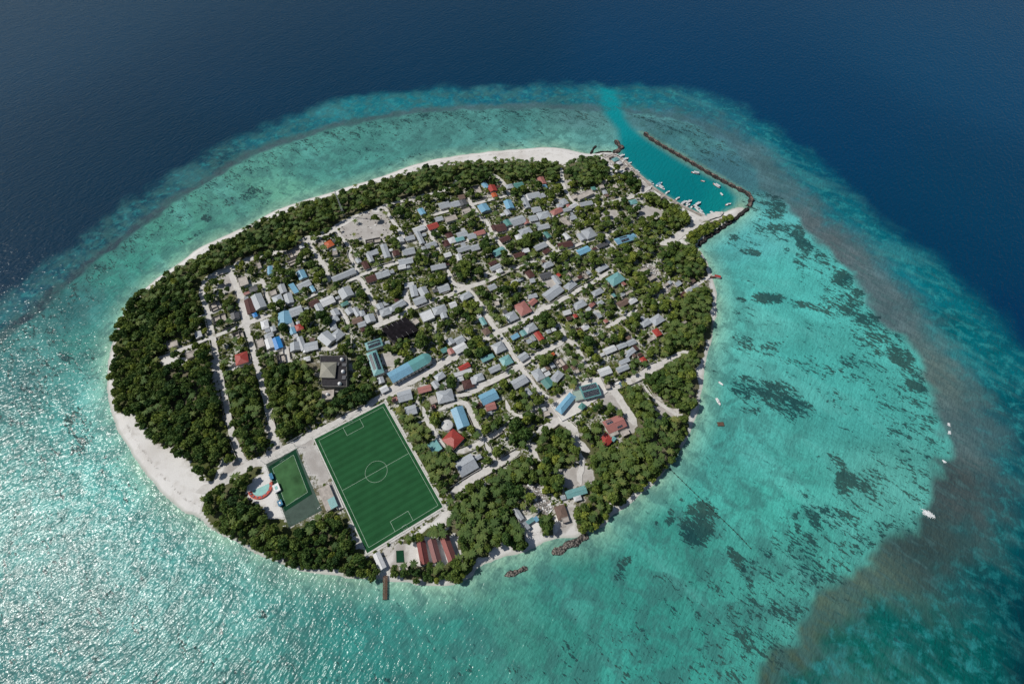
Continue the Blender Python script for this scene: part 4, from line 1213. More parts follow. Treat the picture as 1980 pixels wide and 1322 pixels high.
def small_court():
    base = G('R2', [(580, 345), (795, 205), (930, 560), (712, 700)])
    root = empty('small_football_court', (*np.mean(base, 0), land_z))
    tag(root, 'fenced small football court of worn green turf with dark green border', 'sports court')
    outer = G('R2', [(560, 325), (800, 185), (1008, 690), (745, 830)])
    c = np.mean(base, 0)

    def pl(name, pts, z0, z1, mat):
        m = MB()
        P = [tuple(p-c) for p in pts][::-1]
        m.prism(P, z0, z1)
        return m.build(name, M[mat], root)
    pl('apron', outer, -.3, .10, 'court')
    pl('border_turf', base, .0, .16, 'turf_d')
    f = quad_map(base, 0)
    pl('turf', [np.array(f(u, v)[:2]) for u, v in ((.10, .08), (.88, .08), (.88, .92), (.10, .92))], .0, .22, 'turf_c')
    m = MB()
    q = [np.array(f(u, v)[:2])-c for u, v in ((.10, .08), (.88, .08), (.88, .92), (.10, .92))]
    strip(m, q, .16, .24, closed=True)
    m.build('court_lines', M['line'], root)
    for v, s in ((.07, -1), (.93, 1)):
        gm = MB()
        a = Vector((*(np.array(f(.42, v)[:2])-c), .2))
        b = Vector((*(np.array(f(.56, v)[:2])-c), .2))
        up = Vector((0, 0, 2.0))
        gm.tube(a, a+up, .06, n=5)
        gm.tube(b, b+up, .06, n=5)
        gm.tube(a+up, b+up, .06, n=5)
        gm.build('goal_frame', M['white'], root)
    fe = fence(None, 'court_fence', list(outer) , 4.2, 3.0, True)
    tag(fe, 'tall green mesh fence around the small football court', 'fence')
    for i, (x, y) in enumerate(((560, 325), (800, 185), (1008, 690), (745, 830))):
        p = G('R2', [(x, y)])[0]
        e = np.mean(outer, 0) - p
        e /= np.linalg.norm(e)
        m = MB()
        m.tube((0, 0, 0), (0, 0, 9), .14, .09, n=6)
        m.tube((-e[1]*.9, e[0]*.9, 8.9), (e[1]*.9, -e[0]*.9, 8.9), .06, n=4)
        o = empty('floodlight', (p[0]-e[0]*.6, p[1]-e[1]*.6, land_z))
        m.build('pole', M['alu'], o)
        for s in (-1, 1):
            h = MB()
            x0, y0 = -e[1]*.7*s, e[0]*.7*s
            h.box(x0-.3, x0+.3, y0-.25, y0+.25, 9.0, 9.35)
            h.build('lamp_head', M['white'], o)
        tag(o, 'tall pole with two floodlights at the %s corner of the small football court' % ['left', 'top', 'right', 'bottom'][i], 'floodlight', 'floodlights of the small court')
    house_boxes.append((*np.mean(outer, 0), 20, 34, U_ANG))
    # play booths along its left side
    for (x, y, lu, lv, mats, lab) in ((597, 415, 24, 44, ('blue_box', 'blue_box'), 'small blue hut beside the small football court, upper one'), (638, 508, 50, 60, ('white', 'aqua'), 'white hut with turquoise roof hatch beside the small football court'), (667, 628, 34, 40, ('blue_box', 'white'), 'small blue and white hut beside the small football court, lower one')):
        p = G('R2', [(x, y)], land_z+2)[0]
        c2, ku, kv = px_jac(px('R2', [(x, y)])[0], U_ANG, land_z+2)
        a, b = lu/4.132*ku, lv/4.132*kv
        o = empty('hut', (p[0], p[1], land_z), U_ANG)
        m = MB()
        m.box(-a/2, a/2, -b/2, b/2, 0, 2.2)
        m.build('wall', M[mats[0]], o)
        m = MB()
        m.box(-a/2-.2, a/2+.2, -b/2-.2, b/2+.2, 2.2, 2.35)
        m.build('roof', M[mats[0]], o)
        m = MB()
        m.box(-a*.22, a*.22, -b*.22, b*.22, 2.35, 2.5)
        m.build('roof_hatch', M[mats[1]], o)
        tag(o, lab, 'hut')
        house_boxes.append((p[0], p[1], 3, 4, U_ANG))


small_court()


def amphitheatre():
    c = G('R2', [(512, 505)], land_z+.5)[0]
    R = 9.5
    a0 = U_ANG + math.radians(170)
    root = empty('amphitheatre', (c[0], c[1], land_z))
    tag(root, 'half-round red stepped seating around an aqua floor among trees', 'amphitheatre')
    m = MB()
    arc = [(R*.72*math.cos(t), R*.72*math.sin(t)) for t in np.linspace(a0, a0+math.pi*1.05, 24)]
    m.prism(arc, -.2, .14)
    m.build('stage_floor', M['aqua'], root)
    for k in range(3):
        m = MB()
        r0, r1 = R*(.74+.09*k), R*(.74+.09*(k+1))
        T = np.linspace(a0, a0+math.pi*1.05, 30)
        for s, t in zip(T[:-1], T[1:]):
            p = [(r0*math.cos(s), r0*math.sin(s)), (r1*math.cos(s), r1*math.sin(s)), (r1*math.cos(t), r1*math.sin(t)), (r0*math.cos(t), r0*math.sin(t))]
            m.prism(p, -.2, .4+.4*k)
        m.build('seating_step', M['red_seat'], root)
    for t in np.linspace(a0+.3, a0+2.9, 7):
        m = MB()
        r = R*.86
        m.tube((r*math.cos(t), r*math.sin(t), .75), (r*math.cos(t), r*math.sin(t), 1.35), .55, .5, n=10)
        m.build('stool', M['blue_box'], root)
    house_boxes.append((c[0], c[1], 9, 9, 0))


amphitheatre()


def grandstand():
    c, ku, kv = px_jac(px('R1', [(262, 790)])[0], U_ANG, land_z+1.5)
    b = 205/3.672*kv
    ang = local = math.atan2(*(G('R1', [(589, 170)])[0]-G('R1', [(133, 408)])[0])[::-1])
    root = empty('grandstand', (c[0], c[1], land_z), ang)
    tag(root, 'long narrow stepped grandstand beside the football pitch', 'grandstand')
    for k in range(4):
        m = MB()
        m.box(2.2-1.4*k-1.4, 2.2-1.4*k, -b/2, b/2, -.2, .4+.4*k)
        m.build('seating_step', M['pale_con' if k % 2 else 'n'], root)
    m = MB()
    m.box(-3.9, -3.5, -b/2, b/2, -.2, 3.0)
    m.build('back_wall', M['wall_dark'], root)
    house_boxes.append((c[0], c[1], 5, 16, ang))
    c, ku, kv = px_jac(px('R1', [(198, 815)])[0], U_ANG, land_z+3)
    a, b = 85/3.672*ku, 165/3.672*kv
    root = empty('clubhouse', (c[0], c[1], land_z), ang)
    tag(root, 'flat-roofed clubhouse with tan and turquoise roof behind the grandstand', 'clubhouse')
    m = MB()
    m.box(-a/2, a/2, -b/2, b/2, -.3, 3.2)
    m.build('wall', M['wall'], root)
    m = MB()
    m.box(-a/2-.3, a/2+.3, -b/2-.3, b/2+.3, 3.2, 3.5)
    m.build('roof', M['n'], root)
    m = MB()
    m.box(-a*.1, a/2+.35, -b/2-.35, -b*.08, 3.503, 3.65)
    m.build('turquoise_roof_panel', M['t'], root)
    house_boxes.append((c[0], c[1], a/2, b/2, ang))


grandstand()


def net_court():
    z = land_z + 6.0
    q = G('T4', [(1218, 890), (1585, 712), (1785, 915), (1400, 1075)], z)
    c = np.mean(q, 0)
    root = empty('shade_net_court', (c[0], c[1], land_z))
    tag(root, 'court covered by a large black shade net on posts in the village centre', 'covered court')
    f = quad_map([p - c for p in q], 0)
    n = 22
    rs = np.random.RandomState(4)
    m = MB()
    V = {}
    for i in range(n+1):
        for j in range(n+1):
            x, y, _ = f(i/n, j/n)
            ed = 0 if i in (0, n) or j in (0, n) else 1
            sag = ed*(-0.3*math.sin(math.pi*((i*5/n) % 1)) + rs.uniform(-.12, .12)) + .7*(1-abs(2*j/n-1))
            V[i, j] = len(m.v)
            m.v.append((x, y, 5.2 + sag))
    for i in range(n):
        for j in range(n):
            m.f.append((V[i, j], V[i, j+1], V[i+1, j+1], V[i+1, j]))
            m.m.append(0)
    m.build('shade_net', M['net'], root)
    for i in range(6):
        for j in (0, 1):
            x, y, _ = f(i/5, j)
            m = MB()
            m.tube((x, y, -.2), (x, y, 5.3), .12, n=6)
            m.build('post', M['alu'], root)
    m = MB()
    m.prism([f(-.02, 1.02)[:2], f(1.02, 1.02)[:2], f(1.02, -.02)[:2], f(-.02, -.02)[:2]], -.2, .12)
    m.build('court_floor', M['asphalt'], root)
    m = MB()
    for k in (0.2, .4, .6, .8):
        a, b = f(k, 0), f(k, 1)
        m.tube((a[0], a[1], 5.35), (b[0], b[1], 5.35), .07, n=4)
    m.build('cable', M['alu'], root)
    e = q[1]-q[0]
    house_boxes.append((c[0], c[1], np.linalg.norm(e)/2, np.linalg.norm(q[3]-q[0])/2, math.atan2(e[1], e[0])))


net_court()


def office():
    z = land_z + 7
    q = G('R3', [(135, 480), (495, 478), (500, 900), (165, 895)], z)
    c = np.mean(q, 0)
    root = empty('dark_roofed_building', (c[0], c[1], land_z))
    tag(root, 'large dark flat-roofed building with a beige pyramid roof and white tanks', 'building')
    P = [tuple(p-c) for p in q][::-1]
    m = MB()
    m.prism(P, -.3, 6.6)
    m.build('wall', M['wall_dark'], root)
    m = MB()
    m.prism([(x*1.01, y*1.01) for x, y in P], 6.6, 7.0)
    m.build('flat_roof', M['asphalt'], root)
    m = MB()
    for i in range(4):
        a, b = Vector((*P[i], 7.15)), Vector((*P[(i+1) % 4], 7.15))
        m.tube(a, b, .3, n=4)
    m.build('parapet', M['wall_dark'], root)
    t = G('R3', [(160, 575), (350, 575), (330, 770), (135, 765)], land_z+9) - c
    T = [tuple(p) for p in t][::-1]
    m = MB()
    m.prism(T, 7.0, 9.0)
    m.build('tower_wall', M['wall'], root)
    k = np.mean(t, 0)
    m = MB()
    E = [(k[0]+(x-k[0])*1.10, k[1]+(y-k[1])*1.10, 9.0) for x, y in T]
    for i in range(4):
        m.face([E[i], E[(i+1) % 4], (k[0], k[1], 12.2)])
    m.face(E[::-1])
    m.build('pyramid_roof', M['beige'], root)
    for x, y in ((430, 525), (446, 690), (400, 857)):
        p = G('R3', [(x, y)], land_z+8.5)[0] - c
        m = MB()
        m.lathe([(1.75, 7.0), (1.75, 8.2), (1.55, 9.0), (1.0, 9.6), (.3, 9.85), (0.001, 9.88)], 16, 0, p)
        m.build('water_tank', M['white'], root)
    for x0, y0, x1, y1 in ((440, 580, 490, 620), (440, 750, 480, 800), (360, 570, 392, 610)):
        p = G('R3', [(x0, y0), (x1, y1)], land_z+8) - c
        m = MB()
        m.box(min(p[:, 0]), max(p[:, 0]), min(p[:, 1]), max(p[:, 1]), 7.0, 8.1)
        m.build('roof_box', M['d'], root)
    for k2 in range(5):
        for fl in (0, 1):
            m = MB()
            x = P[0][0] + (P[1][0]-P[0][0])*(k2+.5)/5
            m.box(x-1.1, x+1.1, P[0][1]-.05, P[0][1]+.3, 1.0+3.2*fl, 2.6+3.2*fl)
            m.build('window', M['glass'], root)
    house_boxes.append((c[0], c[1], 15, 19, 0))
    c2 = G('R3', [(238, 1010)], land_z+4)[0]
    root = empty('small_tank_building', (c2[0], c2[1], land_z), .15)
    tag(root, 'small pinkish flat-roofed annex carrying one white tank below the dark building', 'building')
    m = MB()
    m.box(-5.2, 5.2, -4.6, 4.6, -.3, 3.6)
    m.build('wall', M['wall'], root)
    m = MB()
    m.box(-5.4, 5.4, -4.8, 4.8, 3.6, 3.9)
    m.build('flat_roof', M['n'], root)
    m = MB()
    m.lathe([(1.4, 3.9), (1.4, 5.0), (1.2, 5.6), (.7, 6.0), (0.001, 6.15)], 14)
    m.build('water_tank', M['white'], root)
    house_boxes.append((c2[0], c2[1], 5, 5, 0))


office()


def school():
    # two-winged block under turquoise roofs carrying solar panels
    r1 = place('R3', 868, 318, 235, 110, 't', 'hip', force=True, zc=6, h=5.6, name='school_wing', cat='school', group=None, label='upper turquoise school wing with solar panels by the black net court', rise=1.6)
    r2 = place('R3', 885, 570, 150, 330, 't', 'hip', force=True, zc=6, h=5.6, name='school_wing', cat='school', group=None, label='long turquoise school wing with two rows of solar panels', rise=1.7)
    for (o, a, b, h, rise), banks in ((r1, ((-.38, .40, -.40, -.08), (-.38, .40, .08, .40))), (r2, ((-.36, .40, -.40, -.08), (-.30, .38, .08, .40)))):
        B = b/2 + .55
        for x0, x1, y0, y1 in banks:
            solar(o, x0*a, x1*a, y0*b, y1*b, lambda x, y: h + rise*(1-abs(y)/B) + .16, max(4, int((x1-x0)*a/1.1)), 2)
    # long block, blue half and teal half with a rounded end
    z = land_z + 6.5
    p = G('R3', [(1110, 765), (1385, 640), (1590, 500)], z)
    d = p[1]-p[0]
    ang = math.atan2(d[1], d[0])
    L = np.linalg.norm(p[2]-p[0])
    c = (p[0] + p[2])/2
    ang = math.atan2(*(p[2]-p[0])[::-1])
    root = empty('school_block', (c[0], c[1], land_z), ang)
    tag(root, 'long school block with blue and teal roof halves and a rounded end', 'school')
    B = px_jac(px('R3', [(1350, 630)])[0], ang, z)[2]*150/7.071
    h, rise = 5.6, 1.9
    for nm, x0, x1, mat in (('blue_roof', -L/2-2.0, 1.2, 'b'), ('teal_roof', 1.203, L/2-2.0, 'T2')):
        m = MB()
        y = B/2+.4
        q = [(x0, -y, h), (x1, -y, h), (x1, y, h), (x0, y, h)]
        t = [(x0, 0, h+rise), (x1, 0, h+rise)]
        m.face([q[0], q[1], t[1], t[0]])
        m.face([q[2], q[3], t[0], t[1]])
        m.face([q[1], q[2], t[1]])
        m.face([q[3], q[0], t[0]])
        m.face(q[::-1])
        m.build(nm, M[mat], root)
    m = MB()
    T = np.linspace(-math.pi/2, math.pi/2, 14)
    y = B/2+.4
    xc = L/2 - 1.997
    rim = [(xc + y*.95*math.cos(t), y*math.sin(t), h) for t in T]
    for a, b in zip(rim[:-1], rim[1:]):
        m.face([a, b, (xc, 0, h+rise)])
    m.face(rim[::-1])
    m.build('rounded_roof_end', M['T2'], root)
    m = MB()
    m.prism([(-L/2-1.4, -B/2), (xc, -B/2)] + [(xc + B/2*.93*math.cos(t), B/2*math.sin(t)) for t in T[1:-1]] + [(xc, B/2), (-L/2-1.4, B/2)], -.3, h-.02)
    m.build('wall', M['wall'], root)
    for k in range(9):
        x = -L/2 + 1 + (L-3)*k/9
        for fl in (0, 1):
            m = MB()
            m.box(x, x+2.0, -B/2-.05, -B/2+.1, .9+2.8*fl, 2.2+2.8*fl)
            m.build('window', M['glass'], root)
    house_boxes.append((c[0], c[1], L/2+4, B/2, ang))


M['T2'] = sheet('aqua_teal_sheet', (0.13, 0.37, 0.37), amount=0.3)
school()


def blue_compound():
    z = land_z
    q = G('R4', [(1040, 425), (1385, 195), (1520, 150), (1600, 300), (1320, 500), (1150, 585)])
    o = poly_thing('paved_yard', q, land_z-.2, land_z+.75, 'pale_con', 'pale paved yard around the blue roof and solar roof', 'paved yard', kind='structure')
    r = place('R4', 1190, 400, 225, 82, 'b', 'hip', force=True, zc=4, h=3.6, name='blue_roofed_hall', cat='hall', group=None, label='long light blue roofed hall on the pale paved yard', rise=1.6)
    r = place('R4', 1318, 322, 110, 105, 'G2', 'flat', force=True, zc=4, h=3.4, name='pale_green_annex', cat='hall', group=None, label='pale green flat roof linking blue hall and solar roof', windows=False)
    r = place('R4', 1430, 278, 175, 135, 'T2', 'gable', force=True, zc=5, h=4.4, name='solar_roofed_hall', cat='hall', group=None, label='hall whose roof is covered by two wide dark solar banks', rise=1.8)
    o, a, b, h, rise = r
    B = b/2+.55
    for y0, y1 in ((-.46, -.05), (.05, .46)):
        solar(o, -.47*a, .47*a, y0*b, y1*b, lambda x, y: h + rise*(1-abs(y)/B) + .12, 16, 4)
    place('R4', 1350, 432, 62, 55, 'T', 'hip', force=True, zc=3, h=2.8, name='kiosk', cat='kiosk', group=None, label='small blue-green kiosk at the lower edge of the paved yard', rise=1.0)
    w = MB()
    pts = G('R4', [(1038, 430), (1150, 590), (1330, 500)])
    c = pts.mean(0)
    for a, b in zip(pts[:-1], pts[1:]):
        d = (b-a)/np.linalg.norm(b-a)
        n = np.array([-d[1], d[0]])*.15
        w.prism([tuple(a-c-n), tuple(b-c-n), tuple(b-c+n), tuple(a-c+n)], -.3, 1.5 + (.003 if a is pts[1] else 0))
    o = w.build('boundary_wall', M['white'])
    o.location = (c[0], c[1], land_z)
    tag(o, 'white boundary wall round the lower corner of the paved yard', 'wall')


M['G2'] = sheet('pale_green_sheet', (0.42, 0.55, 0.47), amount=0.2)
blue_compound()


def mast():
    b = gnd([(666, 418.6)], land_z)[0]
    top = 365.0
    lo, hi = 0, 150
    for _ in range(50):
        mid = (lo+hi)/2
        # project
        p = np.array([b[0], b[1], mid-CAM_H+land_z])
        y = p[1]*math.sin(TILT) + p[2]*math.cos(TILT)
        dpt = p[1]*math.cos(TILT) - p[2]*math.sin(TILT)
        v = PH/2 - F_PX*y/dpt
        lo, hi = (mid, hi) if v > top else (lo, mid)
    H = lo
    root = empty('telecom_mast', (b[0], b[1], land_z))
    tag(root, 'tall slender white lattice mast in the trees beside the sand square', 'mast')
    m = MB()
    for k in range(3):
        t = 2*math.pi*k/3
        m.tube((1.3*math.cos(t), 1.3*math.sin(t), -.3), (.35*math.cos(t), .35*math.sin(t), H), .16, .10, n=6)
    m.build('legs', M['white'], root)
    m = MB()
    n = int(H/2)
    for i in range(n):
        z0, z1 = H*i/n, H*(i+1)/n
        r0, r1 = 1.3-.95*i/n, 1.3-.95*(i+1)/n
        for k in range(3):
            t0, t1 = 2*math.pi*k/3, 2*math.pi*(k+1)/3
            m.tube((r0*math.cos(t0), r0*math.sin(t0), z0), (r1*math.cos(t1), r1*math.sin(t1), z1), .06, n=3)
    m.build('bracing', M['white'], root)
    for z, a in ((H*.92, .4), (H*.84, 2.2), (H*.88, 4.2)):
        d = MB()
        d.tube((.5*math.cos(a), .5*math.sin(a), z), (.9*math.cos(a), .9*math.sin(a), z), .55, .6, n=12)
        d.build('dish_antenna', M['white'], root)
    m = MB()
    m.tube((0, 0, H), (0, 0, H+3), .05, n=4)
    m.build('lightning_rod', M['alu'], root)


mast()


M['g3'] = simple('weathered_white_roof', (0.60, 0.60, 0.585), 0.8, 0.3, 0.15, 0.4)


def tank():
    c = G('T8', [(796, 562)], land_z+4)[0]
    root = empty('round_water_tank', (c[0], c[1], land_z))
    tag(root, 'big round white water tank beside the light blue roof', 'water tank')
    m = MB()
    m.lathe([(4.9, -.3), (4.9, 4.6), (4.7, 4.75)], 36)
    m.build('tank_wall', M['white'], root)
    m = MB()
    m.lathe([(5.05, 4.7), (5.05, 4.85), (2.5, 5.5), (.4, 5.95), (0.001, 5.95)], 36)
    tr = m.build('tank_roof', M['g3'], root)
    m = MB()
    m.tube((0, 0, 5.9), (0, 0, 6.5), .35, n=10)
    m.build('vent', M['alu'], tr)
    house_boxes.append((c[0], c[1], 5.5, 5.5, 0))


tank()


def villas():
    for k, (x, y, col, lab) in enumerate(((585, 648, 'r2', 'leftmost red-roofed villa with the brightest roof slope'), (720, 622, 'p2', 'middle red-roofed villa with the palest roof'), (880, 598, 'p3', 'rightmost red-roofed villa, longest of the three'))):
        p = px('U7', [(x, y)])[0]
        ang = math.radians(-72 + 4*k - 1.5)
        c = gnd([p], land_z+5)[0]
        L, B = (17.0, 6.6) if k != 2 else (18.5, 6.8)
        o, a, b, h, rise = house((c[0], c[1]), L, B, col, ang, 'gable', 'white', 4.2, 'villa', lab, 'villa', 'three villas in a row by the southern shore', 2.9)
        m = MB()
        m.box(-a/2-1.3, -a/2-.6, -b*.3, b*.3, -.2, 3.2)
        m.build('porch', M['white'], o)


M['r2'] = sheet('bright_tile', (0.29, 0.085, 0.075), amount=0.2, rough=0.8)
M['p2'] = sheet('pale_tile', (0.33, 0.16, 0.15), amount=0.3, rough=0.8)
M['p3'] = sheet('salmon_tile', (0.36, 0.13, 0.115), amount=0.3, rough=0.8)
villas()


def south_bits():
    # long white shelter, green court, jetty
    c, ku, kv = px_jac(px('U7', [(85, 745)])[0], U_ANG, land_z+3)
    A = G('U7', [(45, 660), (120, 830)], land_z+3)
    d = A[1]-A[0]
    ang = math.atan2(d[1], d[0])
    house(tuple(A.mean(0)), np.linalg.norm(d)+1, 5.5, 'w', ang, 'gable', 'white', 2.8, 'long_shelter', 'long narrow white roof between the pitch corner and the south jetty', 'shelter', None, .9)
    q = G('U7', [(280, 630), (365, 625), (375, 765), (285, 768)])
    poly_thing('green_court', q, land_z-.2, land_z+.3, 'court', 'small dark green court left of the three red-roofed villas', 'court', 'turf_d')
    P = G('U7', [(150, 915), (145, 1195)], 1.6)
    d = P[1]-P[0]
    L = np.linalg.norm(d)
    root = empty('jetty', (*P[0], 0), math.atan2(d[1], d[0]))
    tag(root, 'narrow brown timber jetty running into the lagoon at the south shore', 'jetty')
    m = MB()
    n = int(L/.5)
    for i in range(n):
        m.box(i*.5, i*.5+.42, -1.7, 1.7, 1.42, 1.55)
    m.build('deck', M['wood'], root)
    for i in range(int(L/4)+1):
        for s in (-1, 1):
            m = MB()
            m.tube((min(i*4+.3, L-.3), s*1.5, -1.5), (min(i*4+.3, L-.3), s*1.5, 2.0), .14, n=6)
            m.build('pile', M['wood'], root)
    # east jetty
    P = G('U5', [(1640, 430), (1745, 425)], 1.5)
    d = P[1]-P[0]
    L = np.linalg.norm(d)
    root = empty('jetty', (*P[0], 0), math.atan2(d[1], d[0]))
    tag(root, 'short pale jetty at the end of the eastern sand path', 'jetty')
    m = MB()
    for i in range(int(L/.5)):
        m.box(i*.5, i*.5+.42, -1.2, 1.2, 1.32, 1.45)
    m.build('deck', M['wood'], root)
    for i in range(4):
        for s in (-1, 1):
            m = MB()
            m.tube((L*i/3.2, s*1.05, -1.5), (L*i/3.2, s*1.05, 1.8), .12, n=6)
            m.build('pile', M['wood'], root)


south_bits()


def rock_bank(name, pts, w, h, label, cat, wet=True, seed=0, mat='rock'):
    """bank of loose rocks: a bumpy mound with boulders along it"""
    L = smooth_open(pts, 5)
    seg = np.linalg.norm(np.diff(L, axis=0), axis=1)
    cum = np.concatenate([[0], np.cumsum(seg)])
    n = max(4, int(cum[-1]/1.3))
    t = np.linspace(0, cum[-1], n)
    C = np.stack([np.interp(t, cum, L[:, 0]), np.interp(t, cum, L[:, 1])], 1)
    T = np.gradient(C, axis=0)
    T /= np.linalg.norm(T, axis=1)[:, None]
    N = np.stack([-T[:, 1], T[:, 0]], 1)
    c0 = C.mean(0)
    rs = np.random.RandomState(seed)
    prof = [(-1.0, -1.0), (-.78, .1), (-.5, .75), (-.22, 1.0), (.22, 1.0), (.5, .75), (.78, .1), (1.0, -1.0)]
    k = len(prof)
    V = np.zeros((n, k, 3))
    endf = np.minimum(1, np.minimum(np.arange(n), np.arange(n)[::-1])/3.0 + .25)
    for j, (x, z) in enumerate(prof):
        V[:, j, :2] = C - c0 + N*((x*w*(endf**.5 if hasattr(endf, '__len__') else 1)) + rs.uniform(-.16, .16, n)*w + .22*w*np.sin(np.arange(n)*.7 + j))[:, None]
        V[:, j, 2] = (z*h if z > 0 else z)*(endf if z > 0 else 1) + rs.uniform(-.5, .35, n)*min(1, h/1.8)
    i = (np.arange(n-1)[:, None]*k + np.arange(k-1)[None, :]).ravel()
    me = np_mesh(name, V.reshape(-1, 3), np.stack([i, i+1, i+k+1, i+k], 1), [M[mat], M['wet']])
    mi = np.zeros(len(i), np.int32)
    jj = np.tile(np.arange(k-1), n-1)
    mi[(jj == 0) | (jj == k-2)] = 1
    if wet:
        side = N[n//2][1] < 0
        mi[jj >= k-4 if side else jj <= 2] = 1
    me.polygons.foreach_set('material_index', mi)
    o = link(name, me)
    o.location = (c0[0], c0[1], 0)
    tag(o, label, cat)
    return o


rock_bank('breakwater', gnd([(1246, 256), (1252, 264), (1266, 274), (1300, 294), (1340, 317), (1380, 341), (1410, 357), (1440, 372), (1450, 380), (1452, 390), (1447, 400)]), 3.6, 2.6, 'long reddish rock breakwater curving round the harbour basin', 'breakwater', True, 1)
rock_bank('breakwater', gnd([(1190, 271), (1196, 281), (1201, 286), (1196, 291), (1186, 297)]), 4.2, 2.4, 'short hooked rock breakwater at the harbour mouth', 'breakwater', True, 2)
def quay():
    P = smooth_open(gnd([(1203, 307), (1216, 319), (1233, 336), (1250, 351), (1265, 365), (1285, 379), (1310, 394), (1338, 408), (1362, 419), (1378, 421), (1396, 411)]), 3)
    c = P.mean(0)
    T = np.gradient(P, axis=0)
    T /= np.linalg.norm(T, axis=1)[:, None]
    N = np.stack([-T[:, 1], T[:, 0]], 1)
    m = MB()
    for i in range(len(P)-1):
        a0, a1 = P[i]-c+N[i]*.9, P[i+1]-c+N[i+1]*.9
        b0, b1 = P[i]-c-N[i]*2.0, P[i+1]-c-N[i+1]*2.0
        m.face([(*b0, 1.72), (*b1, 1.72), (*a1, 1.72), (*a0, 1.72)])
        m.face([(*a0, -1.5), (*a0, 1.72), (*a1, 1.72), (*a1, -1.5)])
        m.face([(*b0, .5), (*b1, .5), (*b1, 1.72), (*b0, 1.72)])
    o = m.build('quay', M['n'])
    o.location = (c[0], c[1], 0)
    tag(o, 'low pale concrete quay wall along the village side of the harbour', 'quay')


quay()
rock_bank('sea_wall', gnd([(1447, 402), (1436, 412), (1415, 428), (1390, 445), (1365, 462), (1350, 476)]), 3.2, 2.0, 'dark rock sea wall along the green strip beside the harbour road', 'sea wall', False, 3, 'wet')
rock_bank('groyne', gnd([(1142, 299), (1146, 290), (1153, 282)]), 2.0, 1.2, 'thin dark rock groyne on the north beach beside the harbour mouth', 'groyne', False, 4, 'wet')
rock_bank('groyne', gnd([(1150, 297), (1165, 294), (1184, 294)]), 1.6, 1.2, 'low dark rock edge between north beach and harbour mouth', 'groyne', False, 5, 'wet')
rock_bank('groyne', gnd([(1068, 1072), (1083, 1063), (1100, 1054), (1120, 1044), (1137, 1034)]), 3.6, 1.5, 'long brown rock groyne along the southern shallows beside the tree clump', 'groyne', False, 6, 'mid_rock')
rock_bank('groyne', gnd([(975, 1113), (990, 1108), (1005, 1103), (1020, 1098)]), 2.6, 0.9, 'short rock heap barely above water off the southern beach', 'groyne', False, 7, 'mid_rock')


def mooring_rope():
    P = smooth_open(gnd([(1296, 907), (1330, 940), (1380, 988), (1420, 1026), (1453, 1061)]), 8)
    root = empty('buoy_line', (*P[0], 0))
    tag(root, 'long line of small dark floats running out across the lagoon', 'buoy line')
    m = MB()
    for a, b in zip(P[:-1], P[1:]):
        m.tube((*(a-P[0]), .08), (*(b-P[0]), .08), .22, n=5)
    m.build('rope', M['black'], root)
    seg = np.linalg.norm(np.diff(P, axis=0), axis=1)
    cum = np.concatenate([[0], np.cumsum(seg)])
    for t in np.arange(0, cum[-1], 4.2):
        x, y = np.interp(t, cum, P[:, 0])-P[0][0], np.interp(t, cum, P[:, 1])-P[0][1]
        m = MB()
        m.lathe([(.001, -.5), (.45, -.35), (.6, 0), (.45, .35), (.001, .5)], 8, 0, (x, y))
        m.build('float', M['black'], root)


mooring_rope()

# ------------------------------------------------------------------ village houses: tile, then x y along across colour [kind]
special = {('T3', 590, 710): 'bright orange hip-roofed house just left of the open grey sand square',
           ('T8', 860, 710): 'big bright red roofed house between round white tank and pitch palms',
           ('T2', 495, 975): 'square red roofed house alone among gardens at the village west edge',
           ('T2', 1000, 755): 'house with strong blue tarpaulin-coloured roof at the village west edge',
           ('U2', 395, 1060): 'biggest salmon-red roofed house at the village centre',
           ('U2', 1800, 610): 'large turquoise star-shaped roof among eastern trees',
           ('U5', 860, 1260): 'small pink-red roofed house by the eastern trees',
           ('T5', 1590, 1290): 'turquoise roofed house at the tree-shaded crossroads',
           ('R6', 1290, 390): 'turquoise roofed house on the dirt yard near the south shore',
           ('U1', 680, 225): 'small red roofed house just behind the north beach trees',
           ('T5', 1490, 345): 'red roofed house near the north trees, larger of a close pair',
           ('T5', 1520, 440): 'small orange-red roofed house just below a larger red roof',
           ('T3', 815, 1180): 'long narrow grey hall beside the central crossroads',
           ('U1', 320, 830): 'wide grey roof with broad stripes in the northern village',
           ('U2', 850, 820): 'big pale grey roof on the white sand plaza',
           ('T6', 510, 1170): 'flat bright white hall right of the black net-roofed court',
           ('R5', 670, 765): 'small red roof just below the red roof with solar panels',
           ('T8', 930, 480): 'big light blue roofed house right of the round white tank',
           ('T1', 900, 1090): 'tiny bright blue shed roof below a rusty maroon roof',
           ('U4', 500, 390): 'pale turquoise roofed house on the road towards the harbour'}
